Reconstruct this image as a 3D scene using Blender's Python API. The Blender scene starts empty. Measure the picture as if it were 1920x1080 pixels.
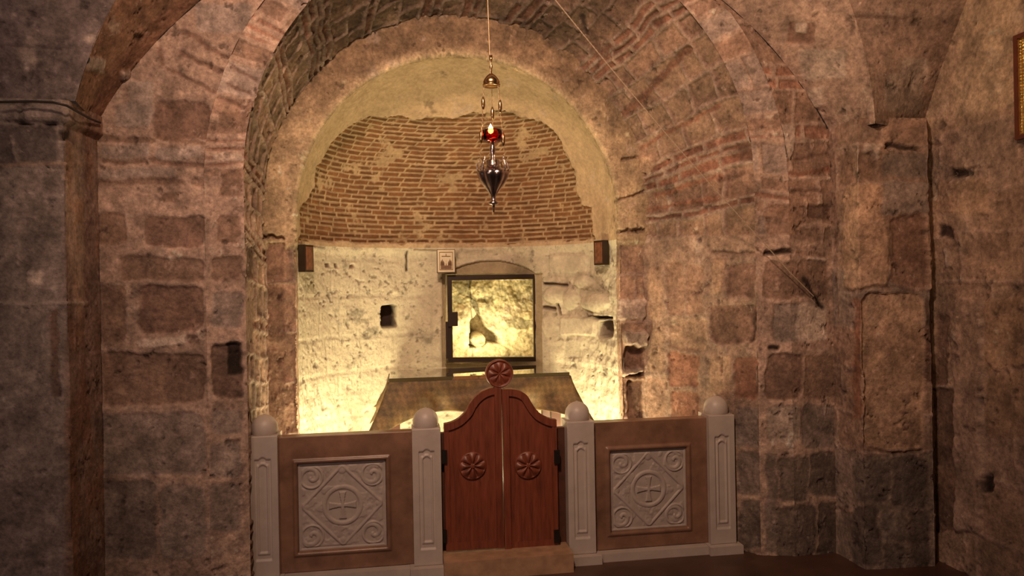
import bpy, bmesh, math, random
import numpy as np
from mathutils import Vector, Matrix
random.seed(4)
D = bpy.data
COL = bpy.context.scene.collection
SC = bpy.context.scene
EYE = 1.76
F = 1387.0
YAW = math.radians(8.5)
ROLL = math.radians(1.06)
# ------------------------------------------------------------------ camera
fw = Vector((math.sin(YAW), math.cos(YAW), 0))
r0 = Vector((math.cos(YAW), -math.sin(YAW), 0))
u0 = Vector((0, 0, 1))
rt = r0*math.cos(ROLL) - u0*math.sin(ROLL)
up = u0*math.cos(ROLL) + r0*math.sin(ROLL)
cd = D.cameras.new('camera'); cam = D.objects.new('camera', cd); COL.objects.link(cam)
m = Matrix((rt, up, -fw)).transposed().to_4x4(); m.translation = Vector((0, 0, EYE))
cam.matrix_world = m
cd.sensor_width = 36; cd.lens = 36*F/1920; cd.clip_start = 0.05
SC.camera = cam
# ------------------------------------------------------------------ world, lights, exposure
w = D.worlds.new('world'); SC.world = w; w.use_nodes = True
w.node_tree.nodes['Background'].inputs[0].default_value = (1.0, 0.62, 0.44, 1)
w.node_tree.nodes['Background'].inputs[1].default_value = 0.02
SC.view_settings.view_transform = 'Standard'
SC.view_settings.look = 'None'
SC.view_settings.exposure = 0.0
SC.view_settings.gamma = 1.0
SC.view_settings.use_curve_mapping = False

def light(name, kind, loc, target, power, color, **kw):
    l = D.lights.new(name, kind); l.energy = power; l.color = color
    for k, v in kw.items(): setattr(l, k, v)
    o = D.objects.new(name, l); COL.objects.link(o); o.location = loc
    if target is not None:
        d = Vector(target)-Vector(loc); o.rotation_euler = d.to_track_quat('-Z', 'Y').to_euler()
    return o
YEL = (1.0, 0.82, 0.46)
WARM = (1.0, 0.65, 0.43)
# floodlights standing on the apse floor behind the screen
light('flood_left', 'AREA', (-0.44, 5.14, 0.34), (0.5, 6.1, 3.1), 31, YEL, size=0.25)
light('flood_right', 'AREA', (1.32, 5.14, 0.34), (0.4, 6.1, 3.1), 33, YEL, size=0.25)
light('flood_left_back', 'AREA', (-0.36, 5.60, 0.25), (0.1, 5.9, 2.3), 0.6, YEL, size=0.15)
light('flood_right_back', 'AREA', (1.26, 5.60, 0.25), (0.8, 5.9, 2.3), 0.6, YEL, size=0.15)
light('flood_table', 'AREA', (0.45, 6.00, 0.22), (0.45, 6.00, 1.6), 11, YEL, shape='RECTANGLE', size=1.1, size_y=0.08)
light('niche_lamp', 'AREA', (0.70, 6.19, 1.27), (0.70, 6.42, 1.55), 7.5, (1.0, 0.86, 0.48), shape='RECTANGLE', size=0.5, size_y=0.04)
# church lamps and an added fill behind and beside the photographer
light('nave_spot', 'SPOT', (-0.2, 1.2, 4.45), (0.6, 4.5, 3.0), 730, WARM, shadow_soft_size=0.15, spot_size=math.radians(96), spot_blend=1.0)
light('nave_lamp', 'AREA', (-1.3, 0.6, 2.3), (-0.9, 4.5, 1.9), 17, (1.0, 0.70, 0.58), size=0.5)
light('wall_lamp_right', 'SPOT', (2.1, 2.2, 3.3), (3.1, 4.1, 3.0), 44, (1.0, 0.58, 0.29), shadow_soft_size=0.12, spot_size=math.radians(125), spot_blend=1.0)
light('fill_left', 'AREA', (-3.2, 1.2, 2.2), (-1.8, 4.1, 1.7), 17, (0.95, 0.70, 0.70), size=0.8)  # unseen fill light added to brighten the left side

# ------------------------------------------------------------------ helpers
def P(px, py, Y):
    d = fw + rt*((px-960)/F) - up*((py-540)/F)
    return Vector((0, 0, EYE)) + d*(Y/d.y)
def PX(px, py, X):
    d = fw + rt*((px-960)/F) - up*((py-540)/F)
    return Vector((0, 0, EYE)) + d*(X/d.x)
def PZ(px, py, Z):
    d = fw + rt*((px-960)/F) - up*((py-540)/F)
    return Vector((0, 0, EYE)) + d*((Z-EYE)/d.z)
def proj(p):
    q = p - np.array([0, 0, EYE])
    z = q@np.array(fw); z = np.where(z < 0.2, 0.2, z)
    return 960 + F*(q@np.array(rt))/z, 540 - F*(q@np.array(up))/z

def h3(ix, iy, iz, seed):
    n = (ix.astype(np.int64)*374761393 + iy.astype(np.int64)*668265263 + iz.astype(np.int64)*2147483647 + seed*974634777) & 0xFFFFFFFF
    n = ((n ^ (n >> 13))*1274126177) & 0xFFFFFFFF
    n = ((n ^ (n >> 16))*2246822519) & 0xFFFFFFFF
    return ((n ^ (n >> 15)) & 0xFFFFFF)/float(0xFFFFFF)
def vnoise(p, scale, seed=0):
    q = p*scale + 100.0
    i = np.floor(q).astype(np.int64); f = q-i; f = f*f*(3-2*f)
    r = 0
    for dx in (0, 1):
        for dy in (0, 1):
            for dz in (0, 1):
                wgt = (f[..., 0] if dx else 1-f[..., 0])*(f[..., 1] if dy else 1-f[..., 1])*(f[..., 2] if dz else 1-f[..., 2])
                r = r + wgt*h3(i[..., 0]+dx, i[..., 1]+dy, i[..., 2]+dz, seed)
    return r*2-1
def fbm(p, scale, octs=4, seed=0, gain=0.5):
    a, s, t = 1.0, 0, 0
    for k in range(octs):
        s = s + a*vnoise(p, scale*2**k, seed+k*17); t += a; a *= gain
    return s/t
def sstep(a, b, x):
    t = np.clip((x-a)/(b-a), 0, 1); return t*t*(3-2*t)

# ---- materials
def new_mat(name):
    mt = D.materials.new(name); mt.use_nodes = True
    nt = mt.node_tree; b = nt.nodes['Principled BSDF']
    return mt, nt, b
def add_noise(nt, scale, detail=6, rough=0.6, src='Object'):
    tc = nt.nodes.new('ShaderNodeTexCoord')
    n = nt.nodes.new('ShaderNodeTexNoise'); n.inputs['Scale'].default_value = scale
    n.inputs['Detail'].default_value = detail; n.inputs['Roughness'].default_value = rough
    nt.links.new(tc.outputs[src], n.inputs['Vector'])
    return n
def ramp(nt, fac, stops):
    r = nt.nodes.new('ShaderNodeValToRGB'); e = r.color_ramp.elements
    e[0].position, e[0].color = stops[0][0], (*stops[0][1], 1)
    e[1].position, e[1].color = stops[1][0], (*stops[1][1], 1)
    for s in stops[2:]:
        x = e.new(s[0]); x.color = (*s[1], 1)
    nt.links.new(fac, r.inputs[0]); return r
def mat_wall(name, grain=0.45, bump=0.5, rough=0.9, specks=0.0):
    mt, nt, b = new_mat(name)
    at = nt.nodes.new('ShaderNodeAttribute'); at.attribute_name = 'Col'
    n = add_noise(nt, 38, 7, 0.72)
    r = ramp(nt, n.outputs['Fac'], [(0.3, (1-grain,)*3), (0.7, (1+grain,)*3)])
    n2 = add_noise(nt, 9, 6, 0.65)
    r2 = ramp(nt, n2.outputs['Fac'], [(0.3, (1-grain*0.8,)*3), (0.7, (1+grain*0.7,)*3)])
    mx = nt.nodes.new('ShaderNodeMixRGB'); mx.blend_type = 'MULTIPLY'; mx.inputs[0].default_value = 1
    nt.links.new(at.outputs['Color'], mx.inputs[1]); nt.links.new(r.outputs[0], mx.inputs[2])
    my = nt.nodes.new('ShaderNodeMixRGB'); my.blend_type = 'MULTIPLY'; my.inputs[0].default_value = 1
    nt.links.new(mx.outputs[0], my.inputs[1]); nt.links.new(r2.outputs[0], my.inputs[2])
    nt.links.new(my.outputs[0], b.inputs['Base Color'])
    b.inputs['Roughness'].default_value = rough
    b.inputs['Specular IOR Level'].default_value = 0.25
    if specks:
        n3 = add_noise(nt, 17, 10, 0.8)
        r3 = ramp(nt, n3.outputs['Fac'], [(0.60, (0, 0, 0)), (0.66, (specks,)*3)])
        mz = nt.nodes.new('ShaderNodeMixRGB'); mz.inputs[2].default_value = (0.50, 0.40, 0.34, 1)
        nt.links.new(r3.outputs[0], mz.inputs[0]); nt.links.new(my.outputs[0], mz.inputs[1]); nt.links.new(mz.outputs[0], b.inputs['Base Color'])
    bp = nt.nodes.new('ShaderNodeBump'); bp.inputs['Strength'].default_value = bump; bp.inputs['Distance'].default_value = 0.012
    nt.links.new(n.outputs['Fac'], bp.inputs['Height']); nt.links.new(bp.outputs[0], b.inputs['Normal'])
    return mt
def mat_plain(name, col, rough=0.5, metal=0.0, var=0.2, scale=12, bump=0.1, stretch=None, spec=0.5, dist=0.004):
    mt, nt, b = new_mat(name)
    n = add_noise(nt, scale, 6, 0.6)
    if stretch:
        mp = nt.nodes.new('ShaderNodeMapping'); mp.inputs['Scale'].default_value = stretch
        tc = nt.nodes.new('ShaderNodeTexCoord'); nt.links.new(tc.outputs['Object'], mp.inputs[0]); nt.links.new(mp.outputs[0], n.inputs['Vector'])
    lo = tuple(c*(1-var) for c in col); hi = tuple(c*(1+var) for c in col)
    r = ramp(nt, n.outputs['Fac'], [(0.3, lo), (0.7, hi)])
    nt.links.new(r.outputs[0], b.inputs['Base Color'])
    b.inputs['Roughness'].default_value = rough; b.inputs['Metallic'].default_value = metal
    b.inputs['Specular IOR Level'].default_value = spec
    bp = nt.nodes.new('ShaderNodeBump'); bp.inputs['Strength'].default_value = bump; bp.inputs['Distance'].default_value = dist
    nt.links.new(n.outputs['Fac'], bp.inputs['Height']); nt.links.new(bp.outputs[0], b.inputs['Normal'])
    return mt
M = {}
M['wall'] = mat_wall('old_stone_and_mortar', bump=0.7, specks=0.55)
M['plaster'] = mat_wall('limewashed_plaster', grain=0.14, bump=0.8)
M['brick'] = mat_wall('apse_brick', grain=0.22, bump=0.4)
M['floor'] = mat_plain('worn_red_floor', (0.065, 0.03, 0.02), 0.5, var=0.35, scale=4, bump=0.2)
M['apse_floor'] = mat_plain('apse_paving', (0.32, 0.22, 0.13), 0.7, var=0.25, scale=7)
M['threshold'] = mat_plain('threshold_stone', (0.34, 0.2, 0.12), 0.45, var=0.25, scale=14)
M['white_marble'] = mat_plain('white_marble', (0.42, 0.35, 0.315), 0.45, var=0.10, scale=9, bump=0.1)
M['relief_marble'] = mat_plain('carved_marble', (0.35, 0.285, 0.255), 0.6, var=0.14, scale=18, bump=0.25)
M['brown_marble'] = mat_plain('brown_marble', (0.19, 0.10, 0.065), 0.35, var=0.35, scale=7, bump=0.05)
M['wood'] = mat_plain('carved_red_wood', (0.16, 0.04, 0.02), 0.42, var=0.35, scale=9, bump=0.25, stretch=(6, 6, 0.6))
M['wood_dark'] = mat_plain('dark_wood', (0.07, 0.025, 0.015), 0.5, var=0.3, scale=12)
M['iron'] = mat_plain('black_iron', (0.012, 0.007, 0.005), 0.5, metal=0.3, var=0.3, scale=30)
M['frame_iron'] = mat_plain('brown_painted_iron', (0.028, 0.013, 0.007), 0.45, metal=0.2, var=0.2, scale=20)
M['silver'] = mat_plain('tarnished_silver', (0.55, 0.45, 0.42), 0.22, metal=1.0, var=0.25, scale=30, bump=0.3)
M['brass'] = mat_plain('brass', (0.62, 0.40, 0.20), 0.25, metal=1.0, var=0.25, scale=40, bump=0.2)
M['chain'] = mat_plain('brass_chain', (0.42, 0.30, 0.18), 0.35, metal=0.8, var=0.2, scale=60)
M['gold'] = mat_plain('gilt_metal', (0.80, 0.55, 0.18), 0.28, metal=1.0, var=0.3, scale=25, bump=0.8, dist=0.01)
M['cord'] = mat_plain('pale_twisted_cord', (0.36, 0.26, 0.18), 0.8, var=0.3, scale=150, bump=0.4)
M['cable'] = mat_plain('black_cable', (0.015, 0.01, 0.01), 0.6)
M['paper'] = mat_plain('icon_paper', (0.78, 0.68, 0.48), 0.6, var=0.05)
M['ink'] = mat_plain('icon_brown_print', (0.20, 0.11, 0.06), 0.6, var=0.35, scale=60)
M['ink_mid'] = mat_plain('icon_gold_print', (0.52, 0.38, 0.2), 0.6, var=0.2, scale=60)
M['icon_face'] = mat_plain('icon_painted_panel', (0.16, 0.06, 0.03), 0.35, var=0.5, scale=30)
M['wax'] = mat_plain('lamp_oil_wax', (0.9, 0.75, 0.6), 0.4)
# brocade
mt, nt, b = new_mat('gold_brocade'); M['cloth'] = mt
tc = nt.nodes.new('ShaderNodeTexCoord'); mp = nt.nodes.new('ShaderNodeMapping'); mp.inputs['Rotation'].default_value = (0.0, 0.0, 0.785)
nt.links.new(tc.outputs['UV'], mp.inputs[0])
ck = nt.nodes.new('ShaderNodeTexChecker'); ck.inputs['Scale'].default_value = 34
ck.inputs['Color1'].default_value = (0.145, 0.093, 0.043, 1); ck.inputs['Color2'].default_value = (0.115, 0.072, 0.034, 1)
nt.links.new(mp.outputs[0], ck.inputs['Vector'])
n = add_noise(nt, 14); r = ramp(nt, n.outputs['Fac'], [(0.35, (0.55, 0.55, 0.55)), (0.65, (1.4, 1.3, 1.1))])
mx = nt.nodes.new('ShaderNodeMixRGB'); mx.blend_type = 'MULTIPLY'; mx.inputs[0].default_value = 1
nt.links.new(ck.outputs[0], mx.inputs[1]); nt.links.new(r.outputs[0], mx.inputs[2]); nt.links.new(mx.outputs[0], b.inputs['Base Color'])
b.inputs['Roughness'].default_value = 0.6; b.inputs['Metallic'].default_value = 0.15
# clear glass (thin) and red glass
def mat_glass(name, tint, gl=0.08):
    mt = D.materials.new(name); mt.use_nodes = True; nt = mt.node_tree; nt.nodes.clear()
    o = nt.nodes.new('ShaderNodeOutputMaterial'); t = nt.nodes.new('ShaderNodeBsdfTransparent'); g = nt.nodes.new('ShaderNodeBsdfGlossy')
    t.inputs[0].default_value = (*tint, 1); g.inputs['Roughness'].default_value = 0.03
    fr = nt.nodes.new('ShaderNodeFresnel'); fr.inputs[0].default_value = 1.5
    mx = nt.nodes.new('ShaderNodeMixShader'); nt.links.new(fr.outputs[0], mx.inputs[0])
    nt.links.new(t.outputs[0], mx.inputs[1]); nt.links.new(g.outputs[0], mx.inputs[2]); nt.links.new(mx.outputs[0], o.inputs[0])
    return mt
M['glass'] = mat_glass('clear_glass', (0.97, 0.97, 0.94))
M['red_glass'] = mat_glass('red_glass', (0.88, 0.26, 0.20))
mt, nt, b = new_mat('flame'); M['flame'] = mt
b.inputs['Emission Color'].default_value = (1, 0.62, 0.30, 1); b.inputs['Emission Strength'].default_value = 30

# ---- mesh makers
def link(name, me, mat, parent=None, kind=None):
    o = D.objects.new(name, me); COL.objects.link(o)
    if mat is not None: me.materials.append(mat)
    if parent is not None: o.parent = parent
    if kind: o['kind'] = kind
    return o
def grid_obj(name, pts, col, mat, parent=None, kind=None, hole=None, smooth=True, flip=False):
    a, b_ = pts.shape[:2]
    me = D.meshes.new(name)
    idx = np.arange(a*b_).reshape(a, b_)
    q = np.stack([idx[:-1, :-1], idx[1:, :-1], idx[1:, 1:], idx[:-1, 1:]], -1)
    if flip: q = q[..., ::-1]
    q = q.reshape(-1, 4)
    if hole is not None:
        hm = (hole[:-1, :-1] & hole[1:, :-1] & hole[1:, 1:] & hole[:-1, 1:]).reshape(-1)
        q = q[~hm]
    me.vertices.add(a*b_); me.vertices.foreach_set('co', pts.reshape(-1).astype(np.float32))
    me.loops.add(q.size); me.loops.foreach_set('vertex_index', q.reshape(-1).astype(np.int32))
    me.polygons.add(len(q)); me.polygons.foreach_set('loop_start', np.arange(0, q.size, 4, dtype=np.int32))
    me.polygons.foreach_set('loop_total', np.full(len(q), 4, dtype=np.int32))
    me.update(calc_edges=True); me.validate()
    if col is not None:
        at = me.color_attributes.new('Col', 'FLOAT_COLOR', 'POINT')
        c4 = np.ones((a*b_, 4), np.float32); c4[:, :3] = np.clip(col.reshape(-1, 3), 0.004, 0.95)
        at.data.foreach_set('color', c4.reshape(-1))
    if smooth: me.polygons.foreach_set('use_smooth', np.ones(len(me.polygons), bool))
    return link(name, me, mat, parent, kind)
def normals(pts):
    du = np.gradient(pts, axis=0); dv = np.gradient(pts, axis=1)
    n = np.cross(du, dv); l = np.linalg.norm(n, axis=-1, keepdims=True); n = n/np.maximum(l, 1e-9)
    v = np.array([0, 0, EYE]) - pts                     # towards the room
    s = np.sign((n*v).sum(-1, keepdims=True)); s[s == 0] = 1
    return n*(np.sign(np.median(s)) if abs(s.mean()) > 0.3 else s)
def bm_obj(name, bm, mat, parent=None, kind=None, smooth=False, bevel=0):
    if bevel:
        bmesh.ops.bevel(bm, geom=[e for e in bm.edges if e.calc_face_angle(0) > 0.6], offset=bevel, segments=2, affect='EDGES', clamp_overlap=True)
    bmesh.ops.recalc_face_normals(bm, faces=bm.faces)
    me = D.meshes.new(name); bm.to_mesh(me); bm.free()
    if smooth: me.polygons.foreach_set('use_smooth', np.ones(len(me.polygons), bool))
    return link(name, me, mat, parent, kind)
def box_bm(x0, x1, y0, y1, z0, z1, bm=None):
    bm = bm or bmesh.new()
    v = [bm.verts.new((x, y, z)) for x in (x0, x1) for y in (y0, y1) for z in (z0, z1)]
    for f in ((0, 1, 3, 2), (4, 6, 7, 5), (0, 4, 5, 1), (2, 3, 7, 6), (0, 2, 6, 4), (1, 5, 7, 3)): bm.faces.new([v[i] for i in f])
    return bm
def lathe_bm(prof, n=32, bm=None, c=(0, 0, 0)):
    bm = bm or bmesh.new(); rings = []
    for r, z in prof:
        rings.append([bm.verts.new((c[0]+max(r, 1e-4)*math.cos(2*math.pi*k/n), c[1]+max(r, 1e-4)*math.sin(2*math.pi*k/n), c[2]+z)) for k in range(n)])
    for a, b_ in zip(rings, rings[1:]):
        for k in range(n): bm.faces.new((a[k], a[(k+1) % n], b_[(k+1) % n], b_[k]))
    bm.faces.new(rings[0]); bm.faces.new(rings[-1])
    return bm
def tube_bm(pts, r, n=8, bm=None, closed=False):
    bm = bm or bmesh.new(); rings = []; pts = [Vector(p) for p in pts]; N = len(pts)
    for i, p in enumerate(pts):
        if closed: t = (pts[(i+1) % N]-pts[i-1]).normalized()
        else: t = (pts[min(i+1, N-1)]-pts[max(i-1, 0)]).normalized()
        a = t.cross(Vector((0, 0, 1)) if abs(t.z) < 0.9 else Vector((0, 1, 0))).normalized(); c = t.cross(a)
        rr = r[i] if isinstance(r, (list, tuple)) else r
        rings.append([bm.verts.new(p + a*rr*math.cos(2*math.pi*k/n) + c*rr*math.sin(2*math.pi*k/n)) for k in range(n)])
    rr2 = rings + [rings[0]] if closed else rings
    for a, b_ in zip(rr2, rr2[1:]):
        for k in range(n): bm.faces.new((a[k], a[(k+1) % n], b_[(k+1) % n], b_[k]))
    if not closed: bm.faces.new(rings[0]); bm.faces.new(rings[-1])
    return bm
def prism_bm(outline, y0, y1, bm=None):
    """outline of (x, z), extruded from y0 to y1"""
    bm = bm or bmesh.new()
    a = [bm.verts.new((x, y0, z)) for x, z in outline]; b_ = [bm.verts.new((x, y1, z)) for x, z in outline]
    bm.faces.new(a); bm.faces.new(b_[::-1])
    n = len(a)
    for i in range(n): bm.faces.new((a[i], b_[i], b_[(i+1) % n], a[(i+1) % n]))
    return bm
def relief(name, x0, x1, z0, z1, y, depth, hf, nx, nz, mat, parent=None):
    """slab facing -Y whose front face follows the height function hf(u, v) (u, v in 0..1)"""
    u, v = np.meshgrid(np.linspace(0, 1, nx), np.linspace(0, 1, nz), indexing='ij')
    h = hf(u, v)
    X = x0+(x1-x0)*u; Z = z0+(z1-z0)*v
    pts = np.stack([X, y-h, Z], -1)
    big = np.zeros((nx+2, nz+2, 3)); big[1:-1, 1:-1] = pts
    big[0, 1:-1] = pts[0]; big[-1, 1:-1] = pts[-1]; big[:, 0] = big[:, 1]; big[:, -1] = big[:, -2]
    big[0, :, 1] = big[-1, :, 1] = y+depth; big[:, 0, 1] = big[:, -1, 1] = y+depth
    o = grid_obj(name, big, None, mat, parent, smooth=False)
    bm = bmesh.new(); bm.from_mesh(o.data)
    bm.verts.ensure_lookup_table()
    s = nz+2
    c = [bm.verts[0], bm.verts[nz+1], bm.verts[(nx+1)*s+nz+1], bm.verts[(nx+1)*s]]
    rim = [bm.verts[j] for j in range(s)] + [bm.verts[i*s+s-1] for i in range(1, nx+2)] + [bm.verts[(nx+1)*s+j] for j in range(s-2, -1, -1)] + [bm.verts[i*s] for i in range(nx, 0, -1)]
    try: bm.faces.new(rim)
    except Exception: pass
    bmesh.ops.recalc_face_normals(bm, faces=bm.faces)
    for f in bm.faces: f.smooth = len(f.verts) == 4 and abs(f.normal.y) > 0.3
    bm.to_mesh(o.data); bm.free()
    return o
def empty(name, loc, label, cat, group=None):
    o = D.objects.new(name, None); COL.objects.link(o); o.location = loc; o.empty_display_size = 0.1
    tag(o, label, cat, group); return o
def tag(o, label, cat, group=None):
    o['label'] = label; o['category'] = cat
    if group: o['group'] = group
    return o
def adopt(root):
    """children were modelled in world space: keep them there"""
    inv = Matrix.Translation(root.location).inverted()
    for c in root.children: c.matrix_parent_inverse = inv

# ------------------------------------------------------------------ masonry patterns
def masonry(u, v, p, seed, heights, widths, joint=0.018, warp=0.03):
    rs = np.random.RandomState(seed)
    u = u + warp*fbm(p, 3.5, 3, seed+5); v = v + warp*fbm(p, 3.0, 3, seed+9)
    vb = [v.min()-0.01]; kinds = []
    while vb[-1] < v.max()+0.01:
        k = rs.randint(len(heights)); vb.append(vb[-1] + heights[k]*rs.uniform(0.8, 1.2)); kinds.append(k)
    vb = np.array(vb); ci = np.clip(np.searchsorted(vb, v)-1, 0, len(kinds)-1)
    dv = np.minimum(v-vb[ci], vb[ci+1]-v)
    du = np.full(u.shape, 9.0); bid = np.zeros(u.shape)
    umin, umax = u.min()-0.5, u.max()+0.5
    for c in range(len(kinds)):
        mk = ci == c
        if not mk.any(): continue
        ub = [umin - rs.uniform(0, 0.4)]
        while ub[-1] < umax: ub.append(ub[-1] + widths[kinds[c]]*rs.uniform(0.65, 1.4))
        ub = np.array(ub); uu = u[mk]; bi = np.clip(np.searchsorted(ub, uu)-1, 0, len(ub)-2)
        du[mk] = np.minimum(uu-ub[bi], ub[bi+1]-uu); bid[mk] = bi + 37*c
    d = np.minimum(du, dv) - joint*(0.7+0.6*fbm(p, 9, 2, seed+3))
    kd = np.array(kinds)[ci]
    rnd = h3(bid.astype(np.int64), ci, np.zeros_like(ci), seed)
    return d, rnd, kd
C_MORT = np.array([0.40, 0.275, 0.215]); C_BROWN = np.array([0.215, 0.13, 0.092]); C_DARK = np.array([0.10, 0.055, 0.04])
C_RED = np.array([0.24, 0.105, 0.068]); C_GREY = np.array([0.30, 0.235, 0.205]); C_PALE = np.array([0.52, 0.41, 0.34]); C_TAN = np.array([0.34, 0.22, 0.15])
C_BLACK = np.array([0.025, 0.015, 0.012]); C_SOOT = np.array([0.13, 0.10, 0.095])
def feats(px, py, p, col, h, lst, k=0.78, seed=50, soft=3.0, warp=1.0):
    """traced stones and brick strips; sizes in photograph pixels, laid on the real surface"""
    wx = px + warp*(7*fbm(p, 7, 3, seed) + 3*fbm(p, 30, 2, seed+4)); wy = py + warp*(7*fbm(p, 7, 3, seed+1) + 3*fbm(p, 30, 2, seed+6))
    tex = fbm(p, 11, 5, seed+2, 0.65)
    for i, f in enumerate(lst):
        if f[0] == 'b':
            _, x0, y0, x1, y1, c, hh = f
            cx, cy, rx, ry = (x0+x1)/2, (y0+y1)/2, abs(x1-x0)/2, abs(y1-y0)/2
            rad = min(rx, ry)*0.35
            qx = np.abs(wx-cx)-rx+rad; qy = np.abs(wy-cy)-ry+rad
            sd = np.hypot(np.maximum(qx, 0), np.maximum(qy, 0)) + np.minimum(np.maximum(qx, qy), 0) - rad
        elif f[0] == 'e':
            _, cx, cy, rx, ry, c, hh = f
            e2 = ((wx-cx)/rx)**2+((wy-cy)/ry)**2; sd = (np.sqrt(e2)-1)*min(rx, ry); hh = hh*np.sqrt(np.clip(1-e2*0.95, 0, 1))
        else:
            _, x0, y0, x1, y1, th, c, hh = f
            dx, dy = x1-x0, y1-y0; L2 = dx*dx+dy*dy
            t = np.clip(((wx-x0)*dx+(wy-y0)*dy)/L2, 0, 1)
            sd = np.hypot(wx-(x0+t*dx), wy-(y0+t*dy)) - th/2*(0.75+0.5*(vnoise(p, 20, seed+i)*0.5+0.5))
        mk = 1-sstep(-soft, soft, sd)
        cc = c*(1+0.55*tex[..., None])*(1+0.12*(h3(np.array([i]), np.array([3]), np.array([5]), seed)[0]-0.5))
        mc_ = (mk*(k if float(np.sum(c)) > 0.12 else 1.0))[..., None]
        col[:] = col*(1-mc_) + cc*mc_
        h[:] = h*(1-mk) + (hh + 0.003*tex)*mk
    return col, h
def base_col(p, c, seed, amp=0.25):
    n = fbm(p, 2.6, 5, seed, 0.6); n2 = fbm(p, 14, 4, seed+8, 0.7)
    col = c*(1+amp*n[..., None]+amp*0.8*n2[..., None])
    pale = sstep(0.22, 0.5, fbm(p, 6, 4, seed+21, 0.7))
    col = col*(1-0.45*pale[..., None]) + C_PALE*0.45*pale[..., None]
    dk = sstep(0.28, 0.5, fbm(p, 4.5, 5, seed+31, 0.7))
    col = col*(1-0.45*dk[..., None])
    return col
def finish(name, pts, col, h, mat, kind='structure', hole=None):
    if mat is M['wall']: h = h + 0.007*fbm(pts, 14, 5, 77, 0.75) + 0.010*fbm(pts, 4, 3, 78)
    else: h = h + 0.004*fbm(pts, 16, 4, 77, 0.6) + 0.008*fbm(pts, 3.5, 3, 78)
    if mat is M['wall']:
        sd_ = sum(map(ord, name)) % 97
        mo = fbm(pts*np.array([1, 1, 0.8]), 7, 6, 900+sd_, 0.78)
        col = col*(1+0.75*mo[..., None])
        pf = (sstep(0.30, 0.48, fbm(pts*np.array([1, 1, 0.7]), 20, 4, 930+sd_, 0.7))*sstep(-0.15, 0.2, fbm(pts, 3, 3, 935+sd_)))[..., None]
        col = col*(1-0.5*pf) + np.minimum(col*1.9+0.06, 0.6)*0.5*pf
        dp = sstep(0.30, 0.45, fbm(pts, 17, 5, 950+sd_, 0.7))
        col = col*(1-0.45*dp[..., None]); h = h - 0.012*dp + 0.006*pf[..., 0]
    q = pts + normals(pts)*h[..., None]
    return grid_obj(name, q, col, mat, kind=kind, hole=hole)
def apply_masonry(p, col, h, u, v, seed, heights, widths, cols, joint=0.018, warp=0.03, inset=-0.012, strength=1.0, spread=0.5):
    d, rnd, kd = masonry(u, v, p, seed, heights, widths, joint, warp)
    mk = sstep(-0.006, 0.010, d)*strength
    tex = fbm(p, 12, 5, seed+2, 0.65)
    cs = np.array(cols)[kd]*(1-spread/2+spread*rnd[..., None])*(1+0.5*tex[..., None])
    col = col*(1-mk[..., None]) + cs*mk[..., None]
    h = h + mk*(inset + 0.006*(rnd-0.5)*2)
    return col, h

# ------------------------------------------------------------------ arch curves (X, Y, Z) for q in 0..1
def arch_curve(cx, cz, rx_l, rx_r, rz, Y, n, zs=None, xl=None, xr=None, z0=0.0, fr=(0.24, 0.76)):
    """jamb up, arc over, jamb down"""
    q = np.linspace(0, 1, n); X = np.zeros(n); Z = np.zeros(n)
    zs = cz if zs is None else zs
    a0 = math.asin(max(-1, min(1, (zs-cz)/rz)))
    xl_ = cx - rx_l*math.cos(a0); xr_ = cx + rx_r*math.cos(a0)
    L = q < fr[0]; R = q > fr[1]; A = ~(L | R)
    X[L] = xl_; Z[L] = z0+(zs-z0)*q[L]/fr[0]
    X[R] = xr_; Z[R] = z0+(zs-z0)*(1-q[R])/(1-fr[1])
    t = (q[A]-fr[0])/(fr[1]-fr[0]); ang = math.pi-a0 - t*(math.pi-2*a0)
    cs = np.cos(ang)
    X[A] = cx + np.where(cs < 0, rx_l, rx_r)*cs; Z[A] = cz + rz*np.sin(ang)
    Yv = np.full(n, Y) if np.isscalar(Y) else Y
    return np.stack([X, Yv, Z], -1)
NQ = 1150
YO, YR, YC = 4.44, 4.50, 5.20
K0 = arch_curve(0.55, EYE-0.225, 2.52, 2.52, 2.52, YO, NQ, zs=EYE+0.968)
K2 = arch_curve(0.685, EYE+0.67, 1.585, 1.585, 1.585, YR, NQ)
K1 = arch_curve(0.685, EYE+0.63, 1.79, 1.79, 1.79, YO, NQ)
lim = EYE-0.225 + np.sqrt(np.maximum(2.49**2-(K1[:, 0]-0.55)**2, 0))
K1[:, 2] = np.minimum(K1[:, 2], lim)
K3 = arch_curve(0.425, EYE+0.567, 1.325, 1.325, 1.325, YC, NQ)
K4 = arch_curve(0.43, EYE+0.51, 1.17, 1.17, 1.17, YC+0.015, NQ)
def loft(A, B, n):
    s = np.linspace(0, 1, n)[None, :, None]
    return A[:, None, :]*(1-s) + B[:, None, :]*s
def arclen(pts):
    m_ = pts[:, pts.shape[1]//2]; d = np.linalg.norm(np.diff(m_, axis=0), axis=1); L = np.concatenate([[0], np.cumsum(d)])
    return np.repeat(L[:, None], pts.shape[1], 1)

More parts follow.
